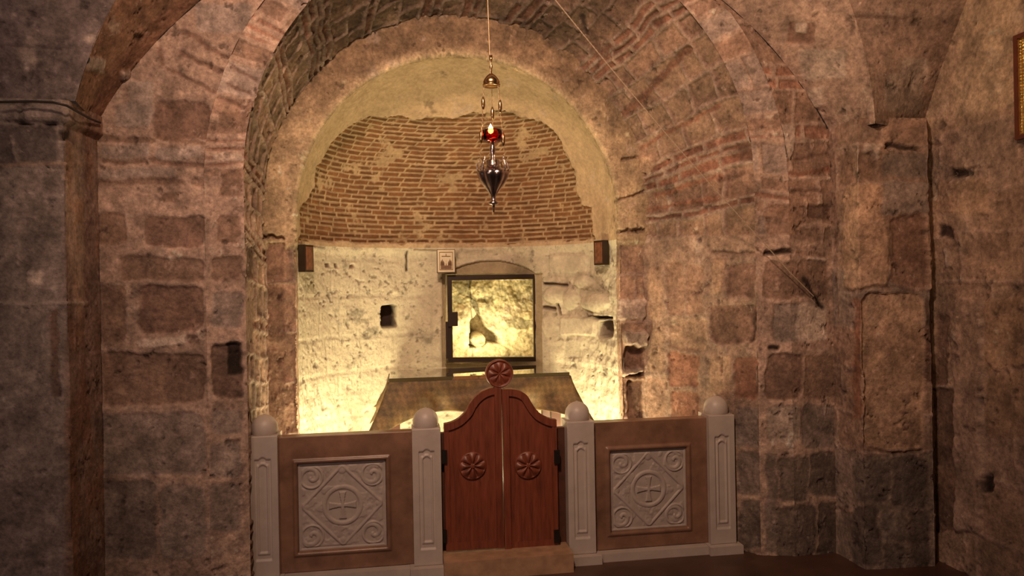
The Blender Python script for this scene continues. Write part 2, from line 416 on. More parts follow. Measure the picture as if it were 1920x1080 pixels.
# ---- outer wall face
pts = loft(K0, K1, 80); px, py = proj(pts); h = np.zeros(pts.shape[:2])
col = base_col(pts, C_MORT*0.88, 1)
rightside = (px > 1000)
u = pts[..., 0]; v = pts[..., 2]
c2, h2 = apply_masonry(pts, col.copy(), h.copy(), u, v, 12, (0.25, 0.09, 0.3), (0.34, 0.3, 0.4), (C_BROWN, C_RED, C_BROWN*0.9), strength=0.75)
wr_ = rightside*(1-0.8*sstep(430, 480, py)); col = col*(1-wr_[..., None])+c2*wr_[..., None]; h = h*(1-wr_)+h2*wr_
LF = [('b', 292, 190, 392, 262, C_DARK*1.3, -.012), ('b', 215, 190, 285, 240, C_GREY, .004), ('b', 240, 150, 288, 235, C_GREY, .004),
 ('s', 342, 58, 425, 108, 9, C_DARK*1.4, -.012), ('s', 337, 97, 413, 136, 9, C_DARK*1.4, -.012), ('s', 315, 130, 402, 172, 7, C_DARK*1.6, -.01), ('s', 299, 88, 302, 120, 7, C_DARK*1.8, -.006),
 ('b', 365, 5, 470, 60, C_GREY, .0), ('s', 185, 258, 285, 264, 9, C_BROWN*0.8, -.01), ('s', 290, 256, 385, 272, 8, C_BROWN*0.8, -.01),
 ('b', 190, 270, 278, 294, C_GREY, 0), ('b', 290, 275, 376, 298, C_GREY, 0), ('s', 195, 300, 268, 304, 7, C_DARK*1.6, -.01), ('s', 284, 300, 382, 314, 8, C_DARK*1.6, -.01),
 ('s', 180, 341, 340, 343, 10, C_BROWN*0.8, -.01), ('b', 190, 315, 330, 333, C_GREY, 0), ('b', 305, 362, 335, 378, C_BROWN, -.01), ('b', 362, 335, 384, 350, C_BROWN, -.01),
 ('b', 182, 402, 236, 460, C_BROWN*0.9, -.012), ('b', 275, 405, 382, 462, C_DARK*1.5, -.014), ('b', 222, 483, 382, 525, C_BROWN*0.85, -.012),
 ('b', 165, 532, 235, 645, C_BROWN, -.008), ('b', 262, 535, 382, 622, C_DARK*1.5, -.016), ('s', 265, 642, 345, 636, 16, C_PALE*1.15, .006), ('b', 350, 630, 372, 644, C_DARK, -.01),
 ('b', 195, 662, 384, 760, C_BROWN*0.8, -.014), ('b', 165, 665, 205, 760, C_BROWN*0.9, -.006), ('b', 172, 774, 384, 890, C_GREY*0.72, -.008), ('b', 302, 908, 384, 1045, C_GREY*0.75, .004), ('b', 182, 900, 292, 1045, C_GREY*0.55, -.006)]
col, h = feats(px, py, pts, col, h, LF)
RF = [('b', 1440, 235, 1490, 290, C_PALE*0.8, .004), ('s', 1432, 303, 1560, 288, 6, C_DARK, -.012), ('s', 1432, 333, 1560, 318, 9, C_RED, -.01), ('s', 1432, 362, 1548, 358, 6, C_DARK*1.2, -.012),
 ('b', 1436, 385, 1505, 440, C_BROWN*1.3, -.008), ('b', 1515, 385, 1560, 410, C_DARK*1.3, -.02), ('b', 1440, 452, 1560, 464, C_MORT*0.8, .0), ('s', 1435, 474, 1484, 474, 8, C_BLACK, -.03), ('s', 1495, 475, 1548, 476, 7, C_BROWN, -.008), ('s', 1520, 487, 1550, 486, 6, C_PALE, .004), ('b', 1432, 491, 1500, 561, C_BROWN*0.95, -.012), ('b', 1500, 491, 1556, 561, C_BROWN*0.75, -.012),
 ('b', 1448, 570, 1500, 643, C_GREY*0.9, -.008), ('b', 1496, 572, 1549, 640, C_PALE*0.85, -.004), ('b', 1436, 665, 1506, 750, C_DARK*1.2, -.016), ('b', 1508, 668, 1576, 750, C_BROWN*0.8, -.008), ('s', 1443, 654, 1458, 654, 8, C_BLACK, -.02),
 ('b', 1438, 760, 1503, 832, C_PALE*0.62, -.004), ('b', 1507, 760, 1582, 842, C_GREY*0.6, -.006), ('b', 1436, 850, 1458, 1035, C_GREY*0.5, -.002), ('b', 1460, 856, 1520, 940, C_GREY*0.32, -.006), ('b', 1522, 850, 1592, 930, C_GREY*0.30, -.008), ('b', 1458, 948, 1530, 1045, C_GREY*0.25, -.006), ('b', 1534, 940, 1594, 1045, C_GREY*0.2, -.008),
 ('b', 1376, 669, 1420, 747, C_RED*0.8, -.014), ('s', 1512, 528, 1542, 578, 9, C_BLACK*1.4, -.01)]
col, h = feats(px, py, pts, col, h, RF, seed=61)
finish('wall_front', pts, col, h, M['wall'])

# ---- arch ring
pts = loft(K1, K2, 34); px, py = proj(pts); h = np.zeros(pts.shape[:2])
S = arclen(pts); col = base_col(pts, C_MORT, 2)
c2, h2 = apply_masonry(pts, col.copy(), h.copy(), np.linspace(0, 0.24, 34)[None, :]+0*S, S, 22, (0.12, 0.05, 0.2), (0.5, 0.5, 0.5), (C_BROWN*1.2, C_RED, C_GREY), joint=0.022, strength=0.7)
top = (py < 330) | ((px > 900) & (py < 440))
col = np.where(top[..., None], c2, col); h = np.where(top, h2, h)
RG = [('s', 433, 125, 480, 150, 6, C_DARK*1.6, -.01), ('s', 425, 155, 468, 175, 6, C_DARK*1.6, -.01), ('s', 412, 182, 464, 205, 6, C_DARK*1.6, -.01),
 ('b', 412, 212, 462, 235, C_BROWN, -.008), ('b', 400, 288, 455, 300, C_PALE*0.9, 0), ('b', 414, 322, 455, 366, C_BROWN*0.8, -.012), ('b', 408, 405, 450, 458, C_BROWN, -.01), ('b', 396, 482, 455, 524, C_BROWN*0.8, -.012),
 ('b', 398, 545, 455, 612, C_GREY*0.8, -.006), ('b', 398, 645, 455, 745, C_DARK*0.75, -.02), ('b', 428, 642, 455, 700, C_BLACK, -.03), ('b', 396, 768, 452, 815, C_GREY*0.8, 0), ('b', 424, 826, 450, 848, C_DARK, -.01), ('b', 395, 830, 452, 895, C_GREY*0.75, 0), ('b', 392, 906, 450, 995, C_GREY*0.8, 0)]
col, h = feats(px, py, pts, col, h, RG, seed=71)
col, h = feats(px, py, pts, col, h, [f for f in RF if f[1] < 1482 and f[2] > 380], seed=61)
finish('trim_1', pts, col, h, M['wall'])

# ---- deep intrados between ring and apse arch
K3x = K3+(K3-K2)*0.04
pts = loft(K2, K3x, 115); px, py = proj(pts); h = np.zeros(pts.shape[:2]); S = arclen(pts)
col = base_col(pts, C_MORT*0.72, 3, 0.3)
dep = np.linspace(0, 0.85, 115)[None, :]+0*S
low = (px > 1000) & (py > 440)
ca, ha = apply_masonry(pts, col.copy(), h.copy(), dep, S, 31, (0.17, 0.055, 0.07, 0.2), (0.2, 0.24, 0.22, 0.17), (C_BROWN*1.15, C_RED*0.8, C_RED*0.9, C_TAN*0.7), joint=0.016, warp=0.05, inset=-0.02, strength=0.85)
cb, hb = apply_masonry(pts, col.copy(), h.copy(), dep, S, 33, (0.22, 0.28), (0.2, 0.26), (C_BROWN*1.2, C_TAN), joint=0.02, warp=0.05, inset=-0.015, strength=0.8)
cb = cb*0.35 + col*0.65; hb = hb*0.35
wgt = low.astype(float)
col = ca*(1-wgt[..., None])+cb*wgt[..., None]; h = ha*(1-wgt)+hb*wgt
h = h + 0.02*fbm(pts, 7, 4, 35)*(py < 300)
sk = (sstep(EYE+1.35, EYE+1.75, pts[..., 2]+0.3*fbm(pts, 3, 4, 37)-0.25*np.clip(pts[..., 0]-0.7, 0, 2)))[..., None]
col = col*(1-0.55*sk)  # crown stones coloured darker to stand in for the shade up there
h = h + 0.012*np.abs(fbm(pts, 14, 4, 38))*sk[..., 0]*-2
IR = [('s', 1165, 218, 1290, 92, 12, C_RED*0.75, -.02), ('s', 1200, 276, 1345, 200, 8, C_RED*0.8, -.015), ('s', 1170, 205, 1240, 140, 7, C_DARK*1.4, -.015), ('b', 1110, 80, 1142, 110, C_DARK, -.02), ('s', 1090, 30, 1100, 62, 8, C_BLACK, -.03),
 ('s', 1230, 367, 1350, 328, 9, C_RED, -.012), ('s', 1210, 395, 1340, 372, 8, C_RED, -.012), ('b', 1200, 290, 1225, 325, C_TAN*1.2, .01), ('s', 1345, 335, 1390, 322, 9, C_DARK, -.015),
 ('s', 1336, 471, 1414, 474, 5, C_DARK*0.8, -.014), ('b', 1249, 492, 1282, 590, C_BROWN*1.25, -.01), ('b', 1286, 495, 1316, 588, C_BROWN*1.4, -.01), ('b', 1365, 492, 1415, 558, C_DARK*1.6, -.014), ('b', 1335, 488, 1358, 555, C_TAN*1.2, .004),
 ('b', 1257, 597, 1322, 655, C_TAN*1.05, -.012), ('b', 1255, 662, 1312, 726, C_RED*1.1, -.014), ('b', 1331, 571, 1418, 643, C_DARK*1.7, -.014), ('s', 1414, 590, 1408, 640, 5, C_BLACK*1.5, -.02), ('b', 1330, 665, 1370, 745, C_TAN, 0), ('b', 1258, 735, 1315, 800, C_RED, -.01), ('b', 1376, 669, 1420, 747, C_RED*0.8, -.014), ('b', 1380, 762, 1430, 840, C_GREY*0.7, -.006),
 ('b', 1215, 500, 1240, 600, C_TAN*1.1, .0), ('b', 1218, 610, 1245, 700, C_TAN, .0), ('b', 1215, 712, 1250, 800, C_BROWN*1.4, -.005), ('b', 1384, 850, 1432, 930, C_GREY*0.42, -.006), ('b', 1384, 940, 1430, 1030, C_GREY*0.3, -.006),
 ('b', 1382, 268, 1412, 302, C_DARK, -.015), ('b', 1340, 770, 1372, 1020, C_GREY*0.6, -.01)]
jn = sstep(0.955, 0.985, np.linspace(0, 1, 115)[None, :] + 0.03*fbm(pts, 8, 3, 36))*(pts[..., 2] > EYE+0.4); h = h - 0.03*jn; col = col*(1-0.6*jn[..., None])
col, h = feats(px, py, pts, col, h, IR, seed=81)
col, h = feats(px, py, pts, col, h, [('b', 462, 460, 478, 520, C_DARK*0.7, -.02), ('b', 460, 560, 480, 640, C_BROWN, -.01)], seed=83)
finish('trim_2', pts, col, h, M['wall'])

# ---- apse arch face (plastered above, stone jambs below)
K3b = K3.copy(); K3b[:, 1] += 0.0; ctr_ = np.array([0.425, 0, EYE+0.567]); K3b[:, [0, 2]] += 0.05*np.where((K3[:, 2] > ctr_[2])[:, None], (K3[:, [0, 2]]-ctr_[[0, 2]])/1.325, np.stack([np.sign(K3[:, 0]-0.425), 0*K3[:, 0]], -1))
K4s = arch_curve(0.43, EYE+0.51, 1.142, 1.142, 1.142, YC+0.005, NQ)
pts = loft(K3b, K4s, 44); px, py = proj(pts); h = np.zeros(pts.shape[:2]); S = arclen(pts)
C_PLAS = np.array([0.49, 0.36, 0.225])
col = base_col(pts, C_PLAS, 4, 0.12)
s_ = np.linspace(0, 1, 44)[None, :]
stain = (1-sstep(0.1, 0.75, s_+0.35*fbm(pts, 5, 4, 41)))[..., None]
col = col*(1-0.35*stain)
top_dark = (sstep(EYE+0.9, EYE+1.7, pts[..., 2]+0.25*fbm(pts, 4, 4, 142))*(1-sstep(0.75, 1.0, s_)))[..., None]  # band goes darker brown towards the crown
col = col*(1-top_dark) + base_col(pts, np.array([0.21, 0.14, 0.088]), 143, 0.3)*top_dark
jam = sstep(EYE+0.33, EYE+0.30, pts[..., 2])*(1.0)
jam = 1-sstep(EYE+0.28, EYE+0.33, pts[..., 2])
cj, hj = apply_masonry(pts, base_col(pts, C_MORT*0.8, 43), h.copy(), pts[..., 0], pts[..., 2], 44, (0.25, 0.33), (0.5, 0.6), (C_BROWN*1.1, C_TAN), strength=0.8)
col = col*(1-jam[..., None])+cj*jam[..., None]; h = h*(1-jam)+hj*jam + 0.02*(1-jam)
JF = [('s', 488, 443, 530, 447, 6, C_DARK, -.02), ('b', 500, 455, 532, 530, C_BROWN, -.008), ('b', 498, 540, 535, 640, C_BROWN*0.9, -.006), ('b', 498, 655, 535, 815, C_BROWN, -.008),
 ('s', 1165, 300, 1205, 292, 4, C_DARK*1.4, -.012), ('s', 1118, 385, 1205, 362, 4, C_DARK*1.2, -.012), ('s', 1128, 442, 1205, 432, 7, C_DARK*1.3, -.02),
 ('b', 1160, 560, 1212, 600, C_PALE*0.9, .02), ('b', 1168, 622, 1215, 648, C_PALE, .055), ('b', 1170, 652, 1206, 705, C_DARK*1.6, -.06), ('b', 1178, 712, 1206, 790, C_BROWN*0.8, -.04), ('s', 1172, 700, 1200, 690, 10, C_PALE, .03)]
col, h = feats(px, py, pts, col, h, JF, seed=91)
back_ = K4s[:, None, :] + np.array([0, 0.09, 0])*np.linspace(0.2, 1, 6)[None, :, None]
pts = np.concatenate([pts, back_], 1); col = np.concatenate([col, np.repeat(col[:, -1:], 6, 1)], 1); h = np.concatenate([h, np.repeat(h[:, -1:], 6, 1)*0], 1)
finish('trim_3', pts, col, h, M['wall'])

# ------------------------------------------------------------------ apse wall
CX, AX, AY, ZS, ZC = 0.43, 1.17, 0.98, EYE+0.51, EYE+0.345
def plan(phi):
    c, s = np.cos(phi), np.sin(phi); e = 0.86
    return -np.sign(c)*np.abs(c)**e, np.abs(s)**e
def apse_pts(phi, z):
    a, b_ = plan(phi)
    k = np.sqrt(np.clip(1-((z-ZS)/AX)**2, 0, 1)); k = np.where(z < ZS, 1, k)
    return np.stack([CX+AX*k*a, YC+0.015+AY*k*b_, z], -1)
phi = np.linspace(0, math.pi, 420); zz = np.linspace(0.12, ZC, 280)
ph, z_ = np.meshgrid(phi, zz, indexing='ij')
pts = apse_pts(ph, z_); px, py = proj(pts); h = np.zeros(px.shape)
C_LIME = np.array([0.64, 0.57, 0.425])
col = base_col(pts, C_LIME, 5, 0.10)
d, rnd, kd = masonry(ph*1.6, z_, pts, 55, (0.34, 0.3), (0.5, 0.6), 0.008, 0.03)
jt = 1-sstep(0.0, 0.02, d)
h = h - 0.004*jt; col = col*(1-0.07*jt[..., None])
def near_line(lines, wd):
    o_ = np.zeros(px.shape)
    for x0, y0, x1, y1 in lines:
        dx, dy = x1-x0, y1-y0; t_l = np.clip(((px-x0)*dx+(py-y0)*dy)/(dx*dx+dy*dy), 0, 1)
        o_ = np.maximum(o_, 1-np.hypot(px-x0-t_l*dx, py-y0-t_l*dy)/wd)
    return np.clip(o_, 0, 1)
jl = near_line([(610, 515, 735, 515), (545, 535, 830, 532), (690, 545, 668, 720), (826, 530, 795, 660), (600, 560, 585, 690), (560, 605, 680, 605), (1020, 590, 1140, 595), (1060, 640, 1085, 700), (640, 690, 830, 700), (560, 690, 600, 760), (1030, 480, 1110, 520), (1110, 520, 1150, 560)], 22)
pit = sstep(0.34, 0.46, fbm(pts, 24, 4, 57, 0.65)+0.16*jl)
h = h-0.010*pit; col = col*(1-0.38*pit[..., None])
spk = sstep(0.45, 0.6, fbm(pts, 60, 2, 157)); col = col*(1-0.3*spk[..., None])
h = h + 0.006*fbm(pts, 26, 4, 158, 0.7)
# rubble low down and right of the niche
rub = np.clip(sstep(700, 760, py) + sstep(1010, 1030, px)*sstep(500, 520, py), 0, 1)
h = h + rub*0.02*fbm(pts, 7, 4, 59)
dr, rr, _k = masonry(ph*1.25, z_, pts, 58, (0.09, 0.12), (0.11, 0.14), 0.012, 0.06)
h = h + rub*0.006*sstep(0, 0.04, dr); col = col*(1-0.12*rub[..., None]*(1-sstep(0, 0.012, dr))[..., None])
AF = [('s', 560, 460, 605, 463, 4, C_DARK*1.5, -.03), ('s', 616, 452, 690, 460, 4, C_BROWN, -.02), ('b', 672, 448, 690, 462, C_DARK, -.03),
 ('s', 762, 472, 763, 506, 3, C_BLACK, -.03), ('s', 776, 468, 818, 470, 3, C_DARK*1.5, -.02), ('b', 610, 493, 618, 501, C_DARK*1.5, -.02), ('b', 628, 494, 634, 502, C_DARK*1.5, -.02), ('b', 655, 495, 663, 503, C_DARK*1.5, -.02),
 
 ('b', 716, 572, 744, 612, C_BLACK*2.0, -.16),
 
 ('s', 1020, 532, 1062, 535, 5, C_DARK, -.04), ('e', 1042, 553, 24, 17, C_LIME, .06), ('e', 1071, 562, 14, 20, C_LIME*0.95, .05), ('s', 1018, 575, 1040, 580, 6, C_DARK*1.4, -.04), ('s', 1046, 572, 1052, 590, 5, C_DARK*1.4, -.04),
 ('e', 1118, 568, 27, 17, C_LIME*1.1, .06), ('e', 1096, 530, 18, 13, C_LIME, .03), ('e', 686, 566, 0.1, 0.1, C_LIME, .0), ('e', 741, 545, 6, 6, C_LIME*1.1, .015), ('s', 1100, 596, 1146, 596, 5, C_BLACK*1.5, -.06), ('b', 1124, 602, 1148, 634, C_DARK*0.9, -.10), ('e', 1030, 607, 13, 24, C_LIME*1.05, .05), ('b', 1050, 595, 1118, 628, C_LIME, .03),
 ('b', 1060, 640, 1090, 672, C_LIME*0.85, .0), ('b', 1040, 690, 1092, 715, C_LIME*0.85, .01), ('b', 1030, 478, 1100, 510, C_LIME*0.95, .01)]
col, h = feats(px, py, pts, col, h, AF, seed=101, soft=1.6, warp=0.45)
jz = sstep(ZC-0.07, ZC, z_ + 0.02*fbm(pts, 8, 3, 163)); jz[:, -1] = 1; h = h*(1-jz) + (0.022+0.02*np.clip(fbm(pts, 12, 4, 164), -0.2, 1)*(1-sstep(ZC-0.02, ZC, z_)))*jz
# rendered surround of the niche with its shallow arched head
d_ar = np.hypot((px-922)/100.0, (py-545)/57.0)
sur = ((px > 829) & (px < 1016) & (py > 512) & (py < 690)) | ((d_ar < 1) & (py <= 514))
sur_f = sur.astype(float)
col = col*(1-sur_f[..., None]) + (np.array([0.42, 0.34, 0.22])*(1+0.1*fbm(pts, 10, 3, 61)[..., None]))*sur_f[..., None]
h = h*(1-sur_f) - 0.035*sur_f
hole = (px > 845) & (px < 1002) & (py > 522) & (py < 672)
finish('wall_apse', pts, col, h, M['plaster'], hole=hole)

# ------------------------------------------------------------------ apse half dome
psi = np.linspace(0, 1, 300); phi = np.linspace(0, math.pi, 520)
ph, t_ = np.meshgrid(phi, psi, indexing='ij')
L0 = ZS-ZC; Ltot = L0+AX*math.pi/2
arc = t_*Ltot
z_ = np.where(arc < L0, ZC+arc, ZS+AX*np.sin(np.clip((arc-L0)/AX, 0, math.pi/2)))
pts = apse_pts(ph, z_); px, py = proj(pts)
rad = np.sqrt(np.clip(1-((z_-ZS)/AX)**2, 0, 1)); rad = np.where(z_ < ZS, 1, rad)
col = base_col(pts, C_PLAS*1.05, 6, 0.12); h = np.full(px.shape, 0.0)
poly = [(556, 450), (558, 388), (585, 352), (592, 312), (618, 262), (655, 232), (690, 212), (760, 216), (850, 222), (895, 210), (950, 206), (1005, 220), (1045, 240), (1062, 290), (1082, 318), (1088, 385), (1112, 388), (1118, 446), (1000, 454), (850, 459), (700, 456)]
wx = px + 9*fbm(pts, 9, 4, 65, 0.6); wy = py + 9*fbm(pts, 9, 4, 66, 0.6)
ins = np.zeros(px.shape, bool); j = len(poly)-1
for i in range(len(poly)):
    xi, yi = poly[i]; xj, yj = poly[j]
    cnd = ((yi > wy) != (yj > wy)) & (wx < (xj-xi)*(wy-yi)/((yj-yi) if yj != yi else 1e-9)+xi)
    ins ^= cnd; j = i
bk = ins.astype(float)
rs = np.random.RandomState(9)
# brick courses with wandering beds
a_w = arc + 0.010*fbm(pts, 2.5, 3, 67) + 0.004*fbm(pts, 12, 2, 68)
pitch = 0.0385
row = np.floor(a_w/pitch); fr_ = a_w/pitch-row
ulen = ph*1.35*rad + 0.02*fbm(pts, 5, 2, 69) + 40
joff = h3(row.astype(np.int64), row.astype(np.int64)*0, row.astype(np.int64)*0, 5)*0.4
blen = 0.15+0.09*h3(row.astype(np.int64), row.astype(np.int64)*0+3, row.astype(np.int64)*0, 6)
bi = np.floor((ulen+joff)/blen); bf = (ulen+joff)/blen-bi
rnd = h3(row.astype(np.int64), bi.astype(np.int64), row.astype(np.int64)*0, 7)
thick = 0.27+0.10*rnd
mv = 1-sstep(thick-0.07, thick+0.07, np.abs(fr_-0.5) + 0.09*fbm(pts, 22, 3, 70))
mu = sstep(0.02, 0.07, np.minimum(bf, 1-bf))
lost = sstep(0.22, 0.36, fbm(pts, 7, 5, 72, 0.65))
brick = mv*mu*(1-lost*0.9)
C_BR = np.array([0.175, 0.083, 0.037]); C_BM = np.array([0.44, 0.32, 0.185])
bc = C_BM*(1+0.2*fbm(pts, 10, 4, 73)[..., None])
bcol = C_BR*(0.72+0.6*rnd[..., None])*(1+0.25*fbm(pts, 20, 3, 74)[..., None])
bc = bc*(1-brick[..., None]) + bcol*brick[..., None]
col = col*(1-bk[..., None]) + bc*bk[..., None]
h = h + (1-bk)*0.022 + bk*(-0.006+0.007*brick)
finish('ceiling', pts, col, h, M['brick'])

# ------------------------------------------------------------------ niche in the apse wall
NY = 6.15
def niche_side(a, b_, n, name, i):
    """one rough reveal running back from the niche mouth"""
    s = np.linspace(0, 1, 60)[:, None, None]; t = np.linspace(0, 1, 30)[None, :, None]
    A = np.array(P(*a, NY)); B = np.array(P(*b_, NY))
    base = A*(1-s)+B*s; p = base + np.array([0, 0.55, 0])*t
    return p
mouth = [(838, 516), (1008, 514), (1009, 680), (838, 680)]
ring = mouth+[mouth[0]]
seg = []
for a, b_ in zip(ring, ring[1:]): seg.append(niche_side(a, b_, 0, '', 0)[:-1])
pts = np.concatenate(seg+[seg[0][:1]], 0)
col = base_col(pts, np.array([0.5, 0.42, 0.27]), 8, 0.2)
ctr = np.array(P(922, 598, NY+0.2)); dirc = ctr-pts; dirc[..., 1] = 0
dirc /= np.linalg.norm(dirc, axis=-1, keepdims=True)
tt = np.linspace(0, 1, 30)[None, :]
q = pts - dirc*(0.012 + 0*tt)[..., None] + dirc*((0.015*fbm(pts, 9, 4, 88)-0.02)*tt)[..., None]
grid_obj('trim_4', q, col, M['wall'], kind='structure')
# rock behind the glass
gx, gy = np.meshgrid(np.linspace(815, 1030, 150), np.linspace(495, 700, 150), indexing='ij')
base = np.zeros(gx.shape+(3,))
dv = np.array(fw)[None, None]+np.array(rt)*((gx-960)/F)[..., None]-np.array(up)*((gy-540)/F)[..., None]
YB = 6.50
base = np.array([0, 0, EYE])+dv*(YB/dv[..., 1:2])
rockh = 0.05*fbm(base, 9, 5, 90, 0.6) + 0.05*fbm(base, 4, 3, 91)
wxx = gx+3*fbm(base, 14, 3, 92); wyy = gy+3*fbm(base, 14, 3, 93)
slab = 1-sstep(880, 886, wxx); rockh += 0.05*slab*sstep(560, 600, wyy)
def inpoly(wx_, wy_, poly_):
    r_ = np.zeros(wx_.shape, bool); j_ = len(poly_)-1
    for i_ in range(len(poly_)):
        xi, yi = poly_[i_]; xj, yj = poly_[j_]
        r_ ^= ((yi > wy_) != (yj > wy_)) & (wx_ < (xj-xi)*(wy_-yi)/((yj-yi) if yj != yi else 1e-9)+xi); j_ = i_
    return r_
tri = inpoly(wxx, wyy, [(880, 602), (888, 596), (896, 586), (905, 597), (910, 612), (922, 622), (932, 632), (934, 646), (914, 641), (904, 650), (879, 652)]).astype(float)
boul = np.clip(1-((gx-896)/15)**2-((gy-637)/13)**2, 0, 1)
ledge = np.clip(1-((gx-912)/42)**2-((gy-662)/22)**2, 0, 1)
pit = tri*(boul <= 0)
rockh = rockh - 0.22*pit + 0.08*np.sqrt(boul) + 0.10*np.sqrt(ledge)
big = sstep(0, 1, (wyy-575-(1000-wxx)*0.0)/30)*sstep(905, 960, wxx); rockh += 0.03*big
base[..., 1] -= rockh
ccol = base_col(base, np.array([0.62, 0.52, 0.33]), 94, 0.25)
cr = (1-sstep(0.0, 0.10, np.abs(fbm(base, 6, 4, 95))))[..., None]
ccol = ccol*(1-0.3*cr)
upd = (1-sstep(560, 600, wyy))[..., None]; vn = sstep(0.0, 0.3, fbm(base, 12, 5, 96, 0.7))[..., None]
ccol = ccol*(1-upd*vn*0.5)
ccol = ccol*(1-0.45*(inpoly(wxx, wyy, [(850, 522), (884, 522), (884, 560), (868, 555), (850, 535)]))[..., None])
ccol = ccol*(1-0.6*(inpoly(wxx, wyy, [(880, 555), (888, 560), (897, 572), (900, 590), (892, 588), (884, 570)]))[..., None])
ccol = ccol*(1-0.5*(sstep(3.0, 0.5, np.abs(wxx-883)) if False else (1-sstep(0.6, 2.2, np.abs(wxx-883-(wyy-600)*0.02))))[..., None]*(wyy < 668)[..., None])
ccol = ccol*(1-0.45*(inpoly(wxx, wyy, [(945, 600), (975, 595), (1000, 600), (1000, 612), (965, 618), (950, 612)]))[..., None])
ccol = np.where(pit[..., None] > 0.5, np.array([0.26, 0.19, 0.10]), ccol)  # shade of the hollow put into its colour
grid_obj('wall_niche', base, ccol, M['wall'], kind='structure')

# iron framed glass door of the niche
nw = empty('glazed_niche_door', P(922, 680, 6.12), 'dark iron framed glass door over the lit rock niche in the apse wall', 'window')
YF = 6.125
co = [P(838, 516, YF), P(1007, 514, YF), P(1010, 677, YF), P(841, 679, YF)]
ci_ = [P(847, 526, YF), P(999, 523, YF), P(1001, 669, YF), P(849, 670, YF)]
bm = bmesh.new(); fr_v = []
for y_off in (-0.02, 0.02):
    fr_v.append(([bm.verts.new(c+Vector((0, y_off, 0))) for c in co], [bm.verts.new(c+Vector((0, y_off, 0))) for c in ci_]))
(o0, i0), (o1, i1) = fr_v
for k in range(4):
    k2 = (k+1) % 4
    bm.faces.new((o0[k], o0[k2], i0[k2], i0[k])); bm.faces.new((o1[k], i1[k], i1[k2], o1[k2]))
    bm.faces.new((o0[k], o1[k], o1[k2], o0[k2])); bm.faces.new((i0[k], i0[k2], i1[k2], i1[k]))
bm_obj('door_frame', bm, M['frame_iron'], nw, bevel=0.003)
g = [P(845, 524, YF), P(1001, 521, YF), P(1003, 671, YF), P(847, 672, YF)]
bm = bmesh.new(); a = [bm.verts.new(c+Vector((0, -0.002, 0))) for c in g]; b2 = [bm.verts.new(c+Vector((0, 0.002, 0))) for c in g]
bm.faces.new(a); bm.faces.new(b2[::-1])
for k in range(4): bm.faces.new((a[k], b2[k], b2[(k+1) % 4], a[(k+1) % 4]))
bm_obj('pane', bm, M['glass'], nw)
a, b2 = P(840, 585, YF), P(858, 611, YF)
lt = bm_obj('latch', box_bm(a.x, b2.x, YF-0.045, YF-0.005, b2.z, a.z), M['frame_iron'], nw, bevel=0.008); lt['label'] = 'dark latch box'
a, b2 = P(835, 603, YF), P(840, 672, YF)
bm_obj('hinge_bar', box_bm(a.x, b2.x+0.004, YF-0.03, YF+0.0, b2.z, a.z), M['frame_iron'], nw, bevel=0.003)
adopt(nw)

# ------------------------------------------------------------------ piers, vault and side walls
def strip_wall(name, plan_pts, z0, z1, res, cfun, mat=M['wall']):
    pl = np.array(plan_pts, float); d = np.linalg.norm(np.diff(pl, axis=0), axis=1); L = np.concatenate([[0], np.cumsum(d)])
    s = np.linspace(0, L[-1], int(L[-1]/res)+2)
    s = np.unique(np.concatenate([s, L]))
    X = np.interp(s, L, pl[:, 0]); Y = np.interp(s, L, pl[:, 1])
    z = np.linspace(z0, z1, int((z1-z0)/res)+2)
    pts = np.zeros((len(s), len(z), 3)); pts[..., 0] = X[:, None]; pts[..., 1] = Y[:, None]; pts[..., 2] = z[None]
    px, py = proj(pts); S = np.repeat(s[:, None], len(z), 1)
    col, h = cfun(pts, px, py, S)
    return finish(name, pts, col, h, mat)
def c_leftpier(p, px, py, S):
    h = np.zeros(px.shape); col = base_col(p, C_GREY*0.95, 201, 0.4)
    col, h = apply_masonry(p, col, h, S, p[..., 2], 203, (0.42, 0.5), (0.9, 1.1), (C_GREY*0.8, C_GREY*0.95), joint=0.008, inset=-0.006, strength=0.5, spread=0.3)
    ret = sstep(116, 130, px+6*fbm(p, 5, 3, 205))*(px < 200)
    ret = ret*(0.55+0.45*sstep(-0.1, 0.25, fbm(p*np.array([1, 1, 0.5]), 9, 4, 208)))
    col = col*(1-ret[..., None]) + (np.array([0.26, 0.15, 0.105])*(1+0.5*fbm(p*np.array([1, 1, 0.25]), 16, 4, 207)[..., None]))*ret[..., None]
    col, h = feats(px, py, p, col, h, [('s', -40, 568, 160, 570, 5, C_PALE*0.8, .008), ('s', 100, 590, 104, 740, 16, C_DARK*1.4, -.012), ('b', -60, 235, 108, 310, C_SOOT*0.6, -.005), ('s', 35, 230, 60, 232, 7, C_BLACK, -.02), ('s', 88, 232, 105, 232, 7, C_BLACK, -.02),
       ('s', 22, 255, 30, 300, 8, C_GREY, .008), ('b', 112, 245, 135, 262, C_BLACK*2, -.015), ('s', -20, 310, 170, 308, 5, C_TAN, .006), ('b', 50, 505, 80, 535, C_PALE, .002)], seed=211)
    lip = sstep(EYE+0.88, EYE+0.9, p[..., 2]); h = h+0.03*lip
    return col, h
strip_wall('wall_left', [(-1.665, 4.55), (-1.69, 4.08), (-2.75, 4.0), (-2.75, 1.6)], 0.0, EYE+1.0, 0.011, c_leftpier)
